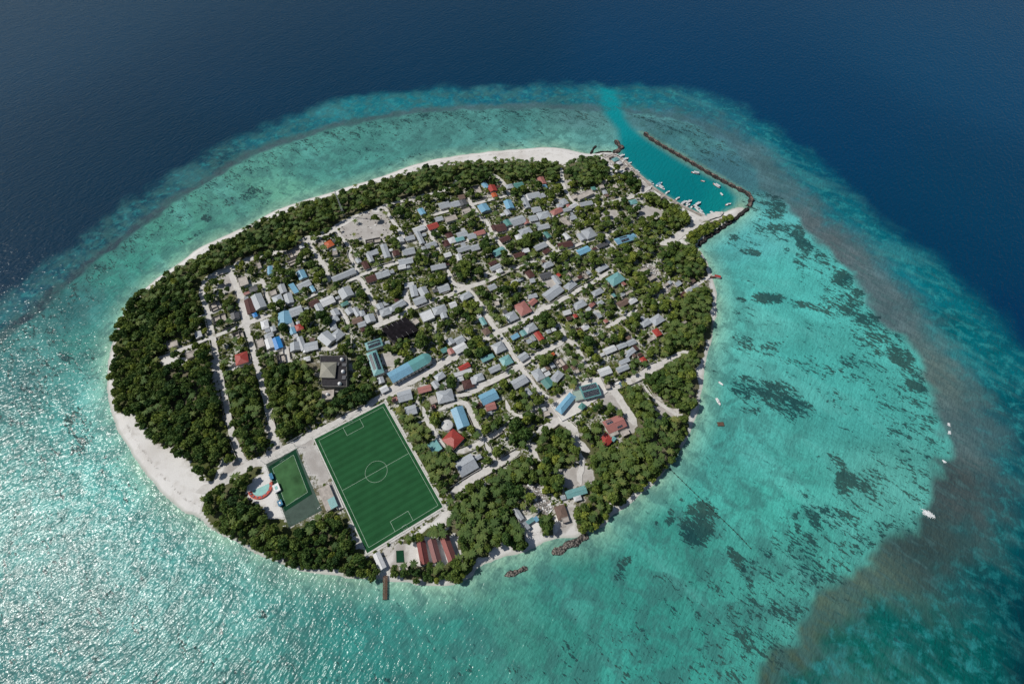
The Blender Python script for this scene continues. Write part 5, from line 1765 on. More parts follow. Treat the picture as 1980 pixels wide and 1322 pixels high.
H = {
 'T1': [(735, 615, 130, 120, 'n'), (880, 720, 110, 70, 'd'), (955, 905, 150, 190, 'g'), (830, 970, 110, 190, 'm'), (900, 1090, 60, 60, 'B'), (1115, 460, 70, 110, 'b'), (1290, 715, 90, 120, 'g'), (1225, 865, 130, 100, 'g'), (1380, 855, 110, 130, 'g'), (1455, 715, 70, 140, 'b'), (1565, 520, 110, 110, 'b'), (1600, 660, 180, 80, 'g'), (1720, 720, 50, 80, 'b'), (1740, 920, 130, 80, 'm'), (1810, 990, 90, 110, 'g'), (1490, 1040, 170, 110, 'g'), (1330, 1140, 180, 170, 'b'), (1450, 195, 190, 120, 'n', 'ruin'), (1450, 320, 180, 90, 'n', 'ruin'), (330, 955, 150, 110, 'n', 'ruin'), (1160, 780, 100, 70, 'n'), (1840, 75, 70, 60, 'n'), (960, 390, 60, 80, 'n')],
 'T2': [(820, 490, 100, 110, 'w'), (940, 550, 70, 70, 'g'), (1190, 490, 80, 90, 'g'), (1215, 580, 80, 90, 'b'), (1310, 530, 100, 80, 'r'), (880, 645, 120, 60, 'g'), (1000, 755, 110, 150, 'B', 'gable'), (885, 760, 100, 130, 'w'), (760, 760, 110, 110, 'n'), (495, 975, 170, 140, 'r', 'hip'), (1250, 805, 130, 110, 'g'), (1345, 760, 80, 180, 'g'), (1480, 800, 180, 110, 'g'), (1400, 855, 70, 60, 'w'), (1710, 690, 170, 170, 'g'), (1850, 640, 150, 120, 'g'), (1790, 510, 90, 110, 'g'), (1820, 320, 100, 90, 'g'), (1810, 415, 110, 80, 'g'), (1420, 980, 90, 60, 'w'), (1050, 970, 120, 120, 'n', 'ruin'), (170, 400, 190, 110, 'n', 'ruin'), (440, 640, 150, 100, 'n', 'ruin')],
 'T3': [(590, 710, 110, 90, 'o', 'hip'), (815, 1180, 340, 80, 'g', 'gable'), (1400, 1165, 190, 90, 'g'), (1225, 1230, 140, 90, 'm'), (1440, 820, 90, 190, 'g'), (1250, 840, 150, 70, 'g'), (1205, 910, 70, 130, 'g'), (1140, 1030, 80, 110, 'm'), (1030, 960, 70, 70, 'g'), (1660, 650, 100, 70, 'w'), (1810, 620, 130, 60, 'g'), (1790, 820, 170, 90, 'g'), (1600, 850, 90, 70, 'm'), (1745, 970, 200, 80, 'g'), (1690, 1055, 110, 60, 'w'), (460, 700, 60, 60, 'n'), (680, 850, 80, 60, 'n'), (1250, 655, 230, 70, 'n', 'ruin')],
 'T4': [(690, 360, 180, 140, 'g', 'gable'), (670, 520, 110, 50, 'T'), (415, 480, 190, 110, 'w', 'gable'), (740, 630, 100, 90, 'g'), (850, 640, 80, 130, 'g'), (930, 660, 80, 80, 'g'), (860, 770, 140, 70, 'k'), (1050, 740, 140, 110, 'g'), (930, 830, 110, 70, 'g'), (1200, 560, 100, 80, 'g'), (1280, 640, 150, 100, 'g'), (1390, 590, 90, 80, 'g'), (1490, 530, 170, 90, 'g'), (1640, 235, 130, 60, 'w'), (1710, 330, 100, 150, 'g'), (1800, 470, 170, 100, 'g'), (1250, 240, 60, 70, 'n'), (1740, 790, 80, 80, 'n')],
 'T5': [(1250, 350, 140, 120, 'n', 'ruin'), (1390, 300, 70, 90, 'b'), (1490, 345, 110, 90, 'r', 'gable'), (1520, 440, 70, 60, 'o'), (1750, 310, 100, 60, 'g'), (770, 595, 150, 90, 'g'), (920, 580, 150, 80, 'g'), (1050, 560, 110, 80, 'd'), (430, 690, 80, 90, 'b'), (1365, 640, 130, 110, 'b'), (1740, 590, 110, 120, 'b'), (1720, 700, 70, 80, 'g'), (870, 800, 170, 80, 'n'), (690, 800, 110, 60, 'g'), (1110, 680, 120, 80, 'n'), (600, 910, 150, 80, 'r'), (390, 950, 170, 70, 'w'), (270, 1070, 170, 60, 'g'), (400, 1080, 70, 180, 'g', 'gable'), (570, 1190, 150, 70, 'g'), (270, 1250, 330, 80, 'g', 'gable'), (840, 1040, 90, 80, 'm'), (800, 1170, 90, 80, 'm'), (885, 1120, 100, 80, 'w'), (1000, 1100, 120, 60, 't'), (1040, 1030, 150, 80, 'g'), (1180, 1060, 120, 80, 'g'), (1300, 1010, 150, 60, 'p'), (1620, 930, 140, 100, 'm'), (1520, 930, 70, 70, 'm'), (1720, 860, 90, 90, 'T'), (1680, 1100, 140, 70, 'm'), (1590, 1290, 170, 90, 't'), (1060, 1250, 180, 70, 'g'), (1230, 1230, 120, 80, 'g'), (1030, 470, 90, 60, 'k')],
 'T6': [(820, 250, 100, 60, 'w'), (990, 290, 70, 90, 'w'), (680, 430, 210, 70, 'g'), (1540, 440, 150, 60, 'g'), (1600, 490, 80, 60, 'w'), (1500, 375, 110, 50, 'm'), (455, 800, 120, 120, 'g'), (760, 750, 160, 100, 'g'), (1090, 870, 160, 90, 'g'), (1490, 735, 110, 80, 'g'), (900, 1000, 100, 80, 'w'), (510, 1170, 180, 140, 'w', 'flat'), (700, 1080, 190, 110, 'g'), (760, 1160, 90, 80, 'g'), (1820, 660, 110, 40, 'w'), (1560, 980, 70, 70, 'n')],
 'T7': [(1350, 240, 70, 110, 't'), (1400, 390, 90, 90, 'k'), (860, 540, 90, 90, 'g'), (1000, 520, 130, 100, 'g'), (1010, 640, 180, 110, 'w'), (770, 675, 90, 60, 'T'), (865, 690, 80, 80, 'p'), (1070, 920, 160, 70, 'r'), (1050, 1012, 250, 50, 'w', 'mono'), (1590, 630, 160, 140, 'g'), (1420, 790, 180, 60, 't'), (1700, 830, 150, 130, 't', 'hip'), (1530, 950, 170, 80, 'g'), (1290, 1080, 130, 100, 'g'), (1205, 1130, 60, 100, 'w'), (1130, 1180, 150, 120, 'm'), (1000, 1250, 110, 80, 'n'), (700, 1065, 140, 90, 'g'), (640, 1190, 90, 110, 'g'), (780, 1180, 50, 50, 'w')],
 'T8': [(345, 245, 140, 100, 'g'), (410, 400, 110, 90, 'g'), (555, 175, 130, 60, 'p'), (775, 250, 160, 120, 'g', 'hip'), (645, 290, 80, 80, 'n'), (935, 480, 125, 205, 'b', 'gable'), (860, 708, 155, 150, 'r', 'hip'), (665, 790, 110, 120, 't', 'flat'), (1000, 985, 190, 160, 'g', 'gable'), (1240, 260, 170, 110, 'b'), (1260, 360, 100, 70, 'p'), (125, 175, 80, 60, 'w'), (90, 80, 60, 60, 'g')],
 'U1': [(335, 295, 130, 80, 'T'), (680, 225, 90, 110, 'p', 'gable'), (730, 310, 50, 50, 'b'), (560, 450, 170, 80, 'g'), (675, 455, 90, 70, 'g'), (440, 560, 80, 150, 'g'), (480, 480, 50, 90, 'w'), (1330, 445, 220, 80, 'n'), (1180, 470, 90, 60, 'n'), (1460, 340, 60, 50, 'T'), (1010, 540, 90, 90, 'g'), (950, 600, 80, 60, 'g'), (1350, 570, 170, 60, 'g'), (1150, 605, 110, 60, 'w'), (1080, 600, 50, 40, 'p'), (910, 680, 160, 80, 'p', 'hip'), (1060, 660, 110, 50, 'g'), (600, 660, 120, 80, 'g'), (710, 750, 170, 100, 'g', 'hip'), (550, 790, 110, 80, 'g'), (320, 830, 190, 120, 'g', 'gable'), (440, 840, 70, 70, 'p'), (430, 990, 170, 90, 'g', 'hip'), (330, 1070, 80, 70, 'w'), (700, 920, 170, 70, 'g'), (760, 1040, 70, 100, 'T'), (1040, 840, 60, 170, 'n'), (1150, 780, 90, 60, 'g'), (1050, 1060, 70, 100, 'w'), (1390, 1020, 150, 150, 'g', 'hip'), (1275, 1070, 80, 110, 'g'), (1030, 1190, 200, 80, 'm'), (660, 1210, 170, 80, 'g'), (750, 1285, 100, 50, 'm'), (1310, 1275, 170, 90, 'b', 'gable'), (1590, 1190, 150, 60, 'd'), (440, 1280, 100, 50, 'w')],
 'U2': [(340, 250, 150, 60, 'm'), (500, 540, 90, 110, 'm'), (540, 640, 70, 50, 'g'), (770, 400, 140, 80, 'g', 'hip'), (740, 560, 160, 80, 'd'), (900, 630, 70, 150, 'g'), (935, 550, 40, 50, 'r'), (850, 820, 250, 140, 'g', 'gable'), (1110, 710, 150, 100, 'g', 'hip'), (1590, 450, 160, 70, 'g', 'hip'), (1520, 810, 150, 80, 'g', 'hip'), (1790, 620, 200, 150, 't', 'hip'), (540, 870, 130, 60, 'g'), (545, 960, 105, 75, 'p'), (395, 1060, 165, 180, 'p', 'hip'), (220, 1180, 160, 130, 'g', 'hip'), (1250, 1000, 170, 100, 'g', 'hip'), (1060, 1120, 110, 60, 'w'), (1185, 1170, 50, 50, 'r'), (1090, 1205, 70, 50, 'm'), (280, 675, 150, 40, 'w'), (1440, 1000, 90, 50, 'p'), (1560, 970, 90, 60, 'g'), (1090, 530, 60, 110, 'n', 'ruin'), (1540, 1160, 60, 80, 'g'), (1330, 550, 60, 130, 'n', 'ruin'), (1190, 620, 70, 50, 'n'), (130, 1110, 60, 50, 'd')],
 'U3': [(510, 340, 160, 110, 'g', 'hip'), (405, 415, 80, 80, 't'), (280, 470, 110, 60, 'b'), (640, 460, 80, 130, 'r'), (550, 495, 50, 80, 'g'), (860, 365, 60, 40, 'w'), (1340, 330, 90, 70, 'w'), (400, 770, 130, 100, 'g'), (625, 1040, 130, 160, 'g', 'hip'), (710, 965, 60, 50, 'w'), (770, 940, 50, 60, 'k'), (840, 900, 60, 70, 'g'), (910, 1070, 170, 110, 'g', 'hip'), (770, 1165, 130, 140, 'T'), (345, 1150, 220, 130, 'g', 'gable'), (475, 1300, 70, 110, 'g'), (1630, 990, 170, 110, 'w'), (950, 850, 120, 140, 'n', 'ruin'), (850, 730, 40, 40, 'o'), (1210, 990, 60, 60, 'n')],
 'R4': [(1000, 505, 60, 50, 'n'), (1600, 240, 50, 40, 'n')],
 'R5': [(670, 765, 110, 95, 'r', 'hip'), (740, 750, 40, 45, 't'), (745, 700, 90, 50, 'n'), (860, 690, 70, 60, 'n')],
 'R6': [(1290, 390, 205, 80, 't', 'gable'), (1305, 455, 75, 50, 'w'), (672, 625, 55, 130, 'g', 'gable'), (760, 745, 45, 80, 'g'), (800, 697, 80, 35, 't'), (865, 678, 40, 50, 'b'), (1130, 605, 105, 140, 'k'), (1175, 685, 75, 60, 'n')],
 'U4': [(500, 390, 110, 70, 't', 'hip'), (70, 240, 60, 60, 'g'), (930, 310, 70, 50, 'n'), (1150, 410, 50, 40, 'n'), (1660, 690, 50, 30, 'n'), (60, 90, 50, 50, 'n')],
 'U5': [(490, 785, 110, 80, 'w'), (350, 815, 160, 90, 'k'), (430, 660, 100, 50, 'n'), (210, 705, 45, 55, 't'), (690, 1115, 140, 90, 'g', 'hip'), (860, 1070, 160, 130, 'g', 'hip'), (860, 1260, 85, 110, 'r', 'hip'), (1390, 605, 170, 45, 'g'), (1240, 690, 100, 50, 'm'), (1370, 480, 80, 90, 'k'), (780, 440, 100, 70, 'n'), (1180, 530, 80, 60, 'g'), (90, 1090, 50, 50, 'p'), (340, 690, 60, 50, 'g'), (1155, 280, 60, 40, 'w'), (640, 330, 90, 60, 'n'), (1000, 540, 60, 50, 'n')],
 'U6': [(775, 505, 90, 60, 'n'), (150, 665, 170, 90, 'w', 'gable'), (330, 605, 130, 70, 'g'), (470, 555, 120, 80, 'g'), (470, 690, 130, 80, 'g'), (540, 640, 50, 80, 'm'), (650, 815, 75, 75, 'r', 'hip'), (370, 840, 150, 60, 'g'), (345, 945, 170, 80, 'g', 'gable'), (1350, 735, 120, 40, 'n'), (430, 745, 80, 50, 'g'), (1270, 255, 60, 50, 'n'), (600, 740, 60, 40, 'm')],
 'U8': [(580, 395, 90, 60, 't'), (640, 450, 65, 55, 'w'), (500, 350, 80, 35, 'n'), (515, 650, 80, 55, 'g'), (400, 915, 70, 50, 'g'), (860, 640, 100, 80, 'n'), (740, 520, 60, 40, 'n'), (690, 590, 60, 35, 'w'), (360, 830, 70, 60, 'n'), (580, 830, 50, 70, 'n'), (1330, 985, 60, 50, 'n')],
 'R8': [(440, 350, 70, 35, 'n'), (605, 285, 40, 35, 'w'), (555, 415, 55, 40, 'n'), (705, 95, 50, 50, 'n'), (745, 175, 90, 45, 'n'), (855, 285, 80, 50, 'n'), (840, 165, 50, 40, 'd')],
}
for tile, rows in H.items():
    for r in rows:
        kw = {}
        if (tile, r[0], r[1]) in special:
            kw['label'] = special[tile, r[0], r[1]]
        place(tile, *r[:5], kind=r[5] if len(r) > 5 else None, **kw)
# two roofs with panels
r = place('R5', 755, 607, 175, 125, 'p', 'gable', label='red roofed house carrying dark solar panels near the eastern shore', rise=2.0)
if r:
    o, a, b, h, rise = r
    B = b/2+.55
    for x0, x1, y0, y1 in ((-.40, -.05, .08, .30), (-.40, -.05, .36, .46), (.0, .30, -.46, -.30)):
        solar(o, x0*a, x1*a, y0*b, y1*b, lambda x, y: h + rise*(1-abs(y)/B) + .14, 6, 2)
r = place('U4', 385, 950, 280, 95, 'b', 'gable', label='long pale blue roof with dark solar panels near the harbour road', rise=1.6)
if r:
    o, a, b, h, rise = r
    B = b/2+.55
    for y0, y1 in ((-.44, -.1), (.1, .44)):
        solar(o, -.28*a, .12*a, y0*b, y1*b, lambda x, y: h + rise*(1-abs(y)/B) + .14, 8, 2)


def in_house(P, pad):
    hit = np.zeros(len(P), bool)
    for cx, cy, hu, hv, a in house_boxes:
        d = P - np.array([cx, cy])
        u = d[:, 0]*math.cos(a) + d[:, 1]*math.sin(a)
        v = -d[:, 0]*math.sin(a) + d[:, 1]*math.cos(a)
        hit |= (abs(u) < hu+pad) & (abs(v) < hv+pad)
    return hit


def sheds():
    rs = np.random.RandomState(15)
    base = list(house_boxes)
    n = 0
    order = rs.permutation(len(base))
    for k in order:
        cx, cy, hu, hv, a = base[k]
        if n >= 64 or hu > 12 or hv > 12:
            continue
        su, sv = rs.uniform(3.4, 6.2), rs.uniform(3.0, 5.0)
        side = rs.randint(4)
        du, dv = [(hu+su/2+.7, 0), (-hu-su/2-.7, 0), (0, hv+sv/2+.7), (0, -hv-sv/2-.7)][side]
        if side < 2:
            dv += rs.uniform(-.6, .6)*hv
        else:
            du += rs.uniform(-.6, .6)*hu
        c = np.array([cx + du*math.cos(a) - dv*math.sin(a), cy + du*math.sin(a) + dv*math.cos(a)])
        P = np.array([c])
        if in_house(P, max(su, sv)/2+.1)[0] or road_clear(P)[0] < max(su, sv)/2+.4 or not inside(P, V_W)[0]:
            continue
        if any(inside(P, f)[0] for f in F_W):
            continue
        house(tuple(c), su, sv, ['g', 'g', 'w', 'm', 'm', 'k', 'd', 'g', 'w', 'p'][rs.randint(10)], a, None, name='shed', cat='shed', group='small sheds beside the village houses', h=2.2, windows=False)
        n += 1


sheds()


def plot_walls():
    """garden walls facing the village roads"""
    rs = np.random.RandomState(8)
    n = 0
    mats = ['n', 'wall', 'wall_dark', 'pale_con']
    for k, (w, L) in enumerate(road_lines):
        seg = np.linalg.norm(np.diff(L, axis=0), axis=1)
        cum = np.concatenate([[0], np.cumsum(seg)])
        t = np.arange(1, cum[-1]-1, 1.5)
        if len(t) < 6:
            continue
        C = np.stack([np.interp(t, cum, L[:, 0]), np.interp(t, cum, L[:, 1])], 1)
        T = np.gradient(C, axis=0)
        T /= np.linalg.norm(T, axis=1)[:, None]
        N = np.stack([-T[:, 1], T[:, 0]], 1)
        for s in (1, -1):
            Q = C + N*s*(w/2+.7)
            ok = inside(Q, V_W) & ~in_house(Q, .8)
            for j, (w2, L2) in enumerate(road_lines):
                if j != k:
                    ok &= seg_dist(Q, L2, False) > w2/2+.6
            for f in F_W:
                ok &= ~inside(Q, f)
            for b in B_W:
                ok &= ~inside(Q, b)
            ok &= (vnoise(Q, 16, 20+k % 7) > .40)
            i = 0
            while i < len(t):
                if not ok[i]:
                    i += 1
                    continue
                j = i
                lim = i + rs.randint(10, 22)
                while j+1 < len(t) and ok[j+1] and j < lim:
                    j += 1
                if j - i >= 4 and n < 170:
                    P = Q[i:j+1]
                    c = P.mean(0)
                    NN = N[i:j+1]*.11
                    m = MB()
                    hh = rs.uniform(1.3, 1.9)
                    for (p, q, a, b) in zip(P[:-1], P[1:], NN[:-1], NN[1:]):
                        for z0, z1, r0, r1 in (((-.3), hh, -1, 1),):
                            A0, A1, B1, B0 = p-c-a, q-c-b, q-c+b, p-c+a
                            m.face([(*A0, -.3), (*A1, -.3), (*A1, hh), (*A0, hh)])
                            m.face([(*B1, -.3), (*B0, -.3), (*B0, hh), (*B1, hh)])
                            m.face([(*A0, hh), (*A1, hh), (*B1, hh), (*B0, hh)])
                    for q, a, d in ((P[0]-c, NN[0], 1), (P[-1]-c, NN[-1], -1)):
                        m.face([(*(q-a), -.3), (*(q-a), hh), (*(q+a), hh), (*(q+a), -.3)])
                    mt = mats[rs.randint(4)]
                    o = m.build('garden_wall', M[mt])
                    o.location = (c[0], c[1], land_z)
                    tag(o, '', 'wall', 'garden walls along the sand roads')
                    ln = 'long' if j-i > 12 else 'short'
                    to_label.append((o, f'{ln} {"dark" if mt == "wall_dark" else "pale"} garden wall', c))
                    n += 1
                i = j + 2


plot_walls()

# ------------------------------------------------------------------ parked vehicles, rubble


def vehicles():
    for i, (x, y, mat, lab) in enumerate(((690, 246, 'white', 'small white parked truck first in the row above the eastern wood'), (735, 228, 'd', 'small dark parked truck second in the row above the eastern wood'), (776, 213, 'white', 'small white parked truck in the middle of the roadside row'), (812, 222, 'hull_blue', 'small blue parked truck near the right end of the roadside row'), (838, 204, 'd', 'small dark parked truck last in the roadside row'))):
        p = G('R5', [(x, y)], land_z)[0]
        a = local_angle(p) + (0.1, 1.5, -.1, 1.7, .2)[i]
        o = empty('parked_truck', (p[0], p[1], land_z + .08), a)
        m = MB()
        m.box(-2.3, .7, -.85, .85, .55, .75)
        m.box(-2.3, -2.2, -.85, .85, .753, 1.2)
        m.box(-2.2, .7, -.85, -.77, .753, 1.2)
        m.box(-2.2, .7, .77, .85, .753, 1.2)
        m.build('cargo_bed', M[mat], o)
        m = MB()
        m.prism([(.75, -.85), (2.3, -.8), (2.3, .8), (.75, .85)], .45, 1.1)
        m.prism([(.80, -.75), (1.8, -.7), (1.8, .7), (.80, .75)], 1.103, 1.75)
        m.build('cab', M[mat], o)
        m = MB()
        m.face([(1.82, -.66, 1.15), (1.82, .66, 1.15), (1.815, .6, 1.68), (1.815, -.6, 1.68)])
        m.build('windscreen', M['glass'], o)
        for sx in (-1.5, 1.45):
            for sy in (-.8, .8):
                m = MB()
                m.tube((sx, sy-.1, .33), (sx, sy+.1, .33), .33, n=10)
                m.build('wheel', M['black'], o)
        tag(o, lab, 'truck', 'trucks parked at the roadside')


vehicles()


def rubble(poly, n, seed, label):
    rs = np.random.RandomState(seed)
    lo, hi = poly.min(0), poly.max(0)
    P = rs.uniform(lo, hi, (n*3, 2))
    P = P[inside(P, poly)][:n]
    P = P[~in_house(P, .3)]
    m = MB()
    for x, y in P:
        a, b, c = rs.uniform(.25, 1.3), rs.uniform(.2, .8), rs.uniform(.15, .8)
        t = rs.uniform(0, 3.14)
        q = [(x + u*math.cos(t) - v*math.sin(t), y + u*math.sin(t) + v*math.cos(t)) for u, v in ((-a, -b), (a, -b), (a, b), (-a, b))]
        m.prism(q, land_z - .1, land_z + c, rs.randint(4))
    o = m.build('rubble', [M['n'], M['wall_dark'], M['weed'], M['white']])
    tag(o, label, kind='stuff')


rubble(B_W[6], 260, 1, 'scattered pale rubble and scrap in the southern yard')
rubble(B_W[10], 150, 2, 'scattered rubble on the bare plot in the eastern trees')
rubble(B_W[11], 150, 3, 'scattered rubble near the eastern jetty path')
rubble(B_W[12], 120, 4, 'building materials lying about the harbour landing')
rubble(B_W[0], 40, 5, 'few dark lumps lying on the grey sand square')

# ------------------------------------------------------------------ boats
BOAT = {}


def boat_meshes(kind):
    if kind in BOAT:
        return BOAT[kind]
    L, Bm = {'dhoni': (10.5, 3.2), 'speedboat': (7.5, 2.3), 'dinghy': (5.0, 1.7)}[kind]
    n = 9
    V, Fq = [], []
    for i in range(n):
        t = i/(n-1)
        x = -L/2 + L*t
        w = Bm/2*(1 - max(0, (t-.55)/.45)**2.2)*(.86 + .14*min(1, t*4))
        w = max(w, .06)
        sh = .95 + .55*t**3
        V += [(x, -w, sh), (x, -w*.8, .15), (x, 0, -.35), (x, w*.8, .15), (x, w, sh)]
    for i in range(n-1):
        for j in range(4):
            a = i*5+j
            Fq.append((a, a+5, a+6, a+1))
    hull = bpy.data.meshes.new('hull')
    hull.from_pydata(V, [], Fq + [(0, 1, 2, 3, 4)])
    d = MB()
    for i in range(n-1):
        a, b = V[i*5], V[i*5+4]
        c, e = V[i*5+5], V[i*5+9]
        d.face([(a[0], a[1]*.93, a[2]-.18), (c[0], c[1]*.93, c[2]-.18), (e[0], e[1]*.93, e[2]-.18), (b[0], b[1]*.93, b[2]-.18)])
    deck = d.mesh('deck')
    m = MB()
    if kind == 'dhoni':
        m.box(-L*.36, L*.14, -Bm*.38, Bm*.38, .8, 2.3)
    elif kind == 'speedboat':
        m.box(-L*.22, L*.12, -Bm*.33, Bm*.33, .8, 1.7)
    else:
        m.box(-L*.2, -L*.1, -Bm*.4, Bm*.4, .6, .85)
        m.box(L*.08, L*.18, -Bm*.38, Bm*.38, .6, .85)
    cab = m.mesh('cabin')
    r = MB()
    if kind == 'dhoni':
        r.box(-L*.42, L*.20, -Bm*.46, Bm*.46, 2.3, 2.45)
    elif kind == 'speedboat':
        r.box(-L*.27, L*.10, -Bm*.38, Bm*.38, 1.7, 1.85)
    else:
        r.tube((-L*.5-.25, 0, .2), (-L*.5-.1, 0, 1.25), .2, .28, n=6)
    top = r.mesh('canopy' if kind != 'dinghy' else 'outboard')
    BOAT[kind] = (hull, deck, cab, top, kind)
    return BOAT[kind]


def boat(p, kind, ang, label, hull='white', roof='white', group=None):
    hm, dm, cm, tm, _ = boat_meshes(kind)
    o = empty({'dhoni': 'cabin_boat', 'speedboat': 'speedboat', 'dinghy': 'dinghy'}[kind], (p[0], p[1], 0.05), ang)
    for me, mat in ((hm, hull), (dm, 'white'), (cm, 'white'), (tm, roof if kind != 'dinghy' else 'black')):
        c = link(me.name.split('.')[0], me.copy(), o)
        c.data.materials.clear()
        c.data.materials.append(M[mat])
        if kind == 'dinghy' and me is cm:
            c.name = 'bench'
    tag(o, label, 'boat', group)


qa = math.atan2(*(gnd([(1338, 405)])[0] - gnd([(1233, 333)])[0])[::-1])
nq = qa + math.pi/2
MO = [('U4', 890, 135, 'dhoni', 1, 'white boat with blue canopy at the quay', 'b'), ('U4', 925, 185, 'dhoni', 0, 'long white boat alongside the quay', 'w'), ('U4', 1015, 255, 'speedboat', 1, 'small white boat alone at the quay', 'w'),
      ('U4', 1165, 348, 'speedboat', 1, 'white boat moored at the middle of the quay', 'w'), ('U4', 1262, 412, 'dhoni', 1, 'white boat first of the packed quay row', 'w'), ('U4', 1335, 402, 'dhoni', 1, 'white boat farthest out in the packed quay row', 'w'),
      ('U4', 1322, 450, 'speedboat', 1, 'white boat tucked against the quay in the packed row', 'w'), ('U4', 1395, 465, 'speedboat', 1, 'grey-topped boat in the packed quay row', 'd'), ('U4', 1470, 430, 'dhoni', 1, 'white boat standing off by itself beside the packed row', 'w'),
      ('U4', 1475, 510, 'dhoni', 0, 'long white boat lying along the quay near the basin corner', 'w'), ('U4', 1508, 545, 'dhoni', 0, 'white boat second from the basin corner', 'w'), ('U4', 1535, 572, 'speedboat', 0, 'white boat right at the basin corner', 'w'),
      ('U4', 1595, 606, 'speedboat', 1, 'turquoise-topped boat at the inner end of the basin', 't'), ('U4', 1692, 568, 'speedboat', 0, 'white boat at the sandy end of the basin', 'w'),
      ('R7', 925, 725, 'dhoni', .35, 'largest white boat anchored near the breakwater', 'w'), ('R7', 985, 790, 'dinghy', .4, 'tiny white dinghy anchored in the basin', 'w'), ('R7', 1095, 825, 'dhoni', .9, 'long white boat anchored close under the breakwater', 'w'),
      ('R7', 1135, 893, 'dinghy', 1.2, 'tiny white dinghy in the inner basin', 'w'), ('R7', 1190, 975, 'speedboat', 2.8, 'white boat anchored by the inner beach', 'w'),
      ('U8', 655, 368, 'dhoni', 1, 'white boat at the harbour mouth corner', 'w'), ('U8', 700, 430, 'dhoni', 1, 'boat with white canopy beside the mouth landing', 'w'), ('U8', 770, 490, 'speedboat', 1, 'boat second along the mouth landing', 'w'),
      ('U8', 905, 610, 'speedboat', 0, 'white boat by the concrete landing', 'w'), ('U8', 1140, 778, 'dhoni', 0, 'turquoise-topped boat by the sandy landing', 't'),
      ('U5', 1745, 437, 'dhoni', .3, 'red and white boat off the eastern jetty', 'r')]
for t, x, y, k, o_, lab, roof in MO:
    p = G(t, [(x, y)])[0]
    if t in ('U4', 'U8') and inside(np.array([p]), SHORE)[0]:
        d = seg_dist(np.array([p]), SHORE)[0]
        p = p + (d+2.5)*np.array([math.cos(nq), math.sin(nq)])
    a = (nq if o_ == 1 else qa) if t in ('U4', 'U8') else math.pi - o_
    boat(p, k, a, lab, 'white' if 'red' not in lab else 'red_seat', roof, 'boats in and around the harbour')
for (x, y), lab, ang in (((1393, 742), 'slim white boat anchored off the eastern beach, upper of two', -.9), ((1388, 777), 'slim white boat anchored off the eastern beach, lower of two', -1.3)):
    boat(gnd([(x, y)])[0], 'speedboat' if y > 760 else 'dinghy', ang, lab, 'white', 'w', 'boats off the eastern beach')
o = empty('swim_float', (*gnd([(1393, 820)])[0], 0))
m = MB()
for s in (-1, 1):
    m2 = MB()
    m2.tube((-3, s*1.4, .1), (3, s*1.4, .1), .45, n=8)
    m2.build('pontoon', M['black'], o)
m.box(-2.8, 2.8, -1.9, 1.9, .55, .7)
m.build('deck', M['wood'], o)
tag(o, 'small dark raft anchored in the shallows off the eastern beach', 'raft')


def foam(p, a, b, seed, label):
    rs = np.random.RandomState(seed)
    m = MB()
    for k in range(int(60*a*b**.5)):
        x, y = rs.normal()*a*.42, rs.normal()*b*.42
        r = rs.uniform(.12, .42)*(1.5 if k < 25 else 1)
        t0 = rs.uniform(0, 6.28)
        z = .06 + .5*math.exp(-(x/a)**2*3 - (y/b)**2*3)*rs.rand()
        m.face([(x + r*math.cos(t0+q)*rs.uniform(.6, 1.4), y + r*math.sin(t0+q), z + rs.uniform(-.05, .05)) for q in np.linspace(0, 2*math.pi, 6)[:-1]])
    o = m.build('breaking_wave', M['foam'])
    o.location = (p[0], p[1], 0)
    o.rotation_euler = (0, 0, -.6)
    tag(o, label, 'wave', kind='stuff')


for i, ((x, y), a, b, lab) in enumerate((((1795, 993), 4.8, 2.6, 'largest patch of white surf breaking on the eastern reef'), ((1835, 821), 1.1, 2, 'upper white surf fleck on the eastern reef edge'), ((1836, 836), 1.1, 2.2, 'second white surf fleck on the eastern reef edge'), ((1826, 892), 1.6, 1.0, 'lower white surf fleck on the eastern reef edge'))):
    foam(gnd([(x, y)])[0], a, b, i, lab)

# ------------------------------------------------------------------ trees


def leaf_mat(name, stops, rough=0.75):
    m = NT(name, rough, 0.25)
    t = m.math('ADD', m.attr('tint', False, 'OBJECT'), m.attr('tint'))
    g = m.n('NewGeometry')
    isl = g.outputs['Random Per Island']
    n = m.noise(g.outputs['Position'], 0.45, 3)
    f = m.math('ADD', t, m.math('ADD', m.remap(isl, 0, 1, -.13, .13), m.remap(n, .3, .7, -.10, .10)), True)
    c = m.ramp(f, stops)
    m.color(c)
    tr = m.n('BsdfTranslucent')
    m.t.links.new(c, tr.inputs['Color'])
    mx = m.n('MixShader')
    mx.inputs[0].default_value = 0.22
    m.t.links.new(m.b.outputs[0], mx.inputs[1])
    m.t.links.new(tr.outputs[0], mx.inputs[2])
    out = [n for n in m.t.nodes if n.bl_idname == 'ShaderNodeOutputMaterial'][0]
    m.t.links.new(mx.outputs[0], out.inputs[0])
    return m.mat


LEAF = leaf_mat('broad_leaves', [(0.0, (0.026, 0.065, 0.018)), (0.3, (0.060, 0.125, 0.028)), (0.55, (0.120, 0.180, 0.038)), (0.8, (0.185, 0.245, 0.044)), (1.0, (0.28, 0.32, 0.05))])
FROND = leaf_mat('palm_fronds', [(0.0, (0.046, 0.090, 0.026)), (0.4, (0.095, 0.158, 0.042)), (0.75, (0.155, 0.205, 0.055)), (1.0, (0.25, 0.25, 0.07))])


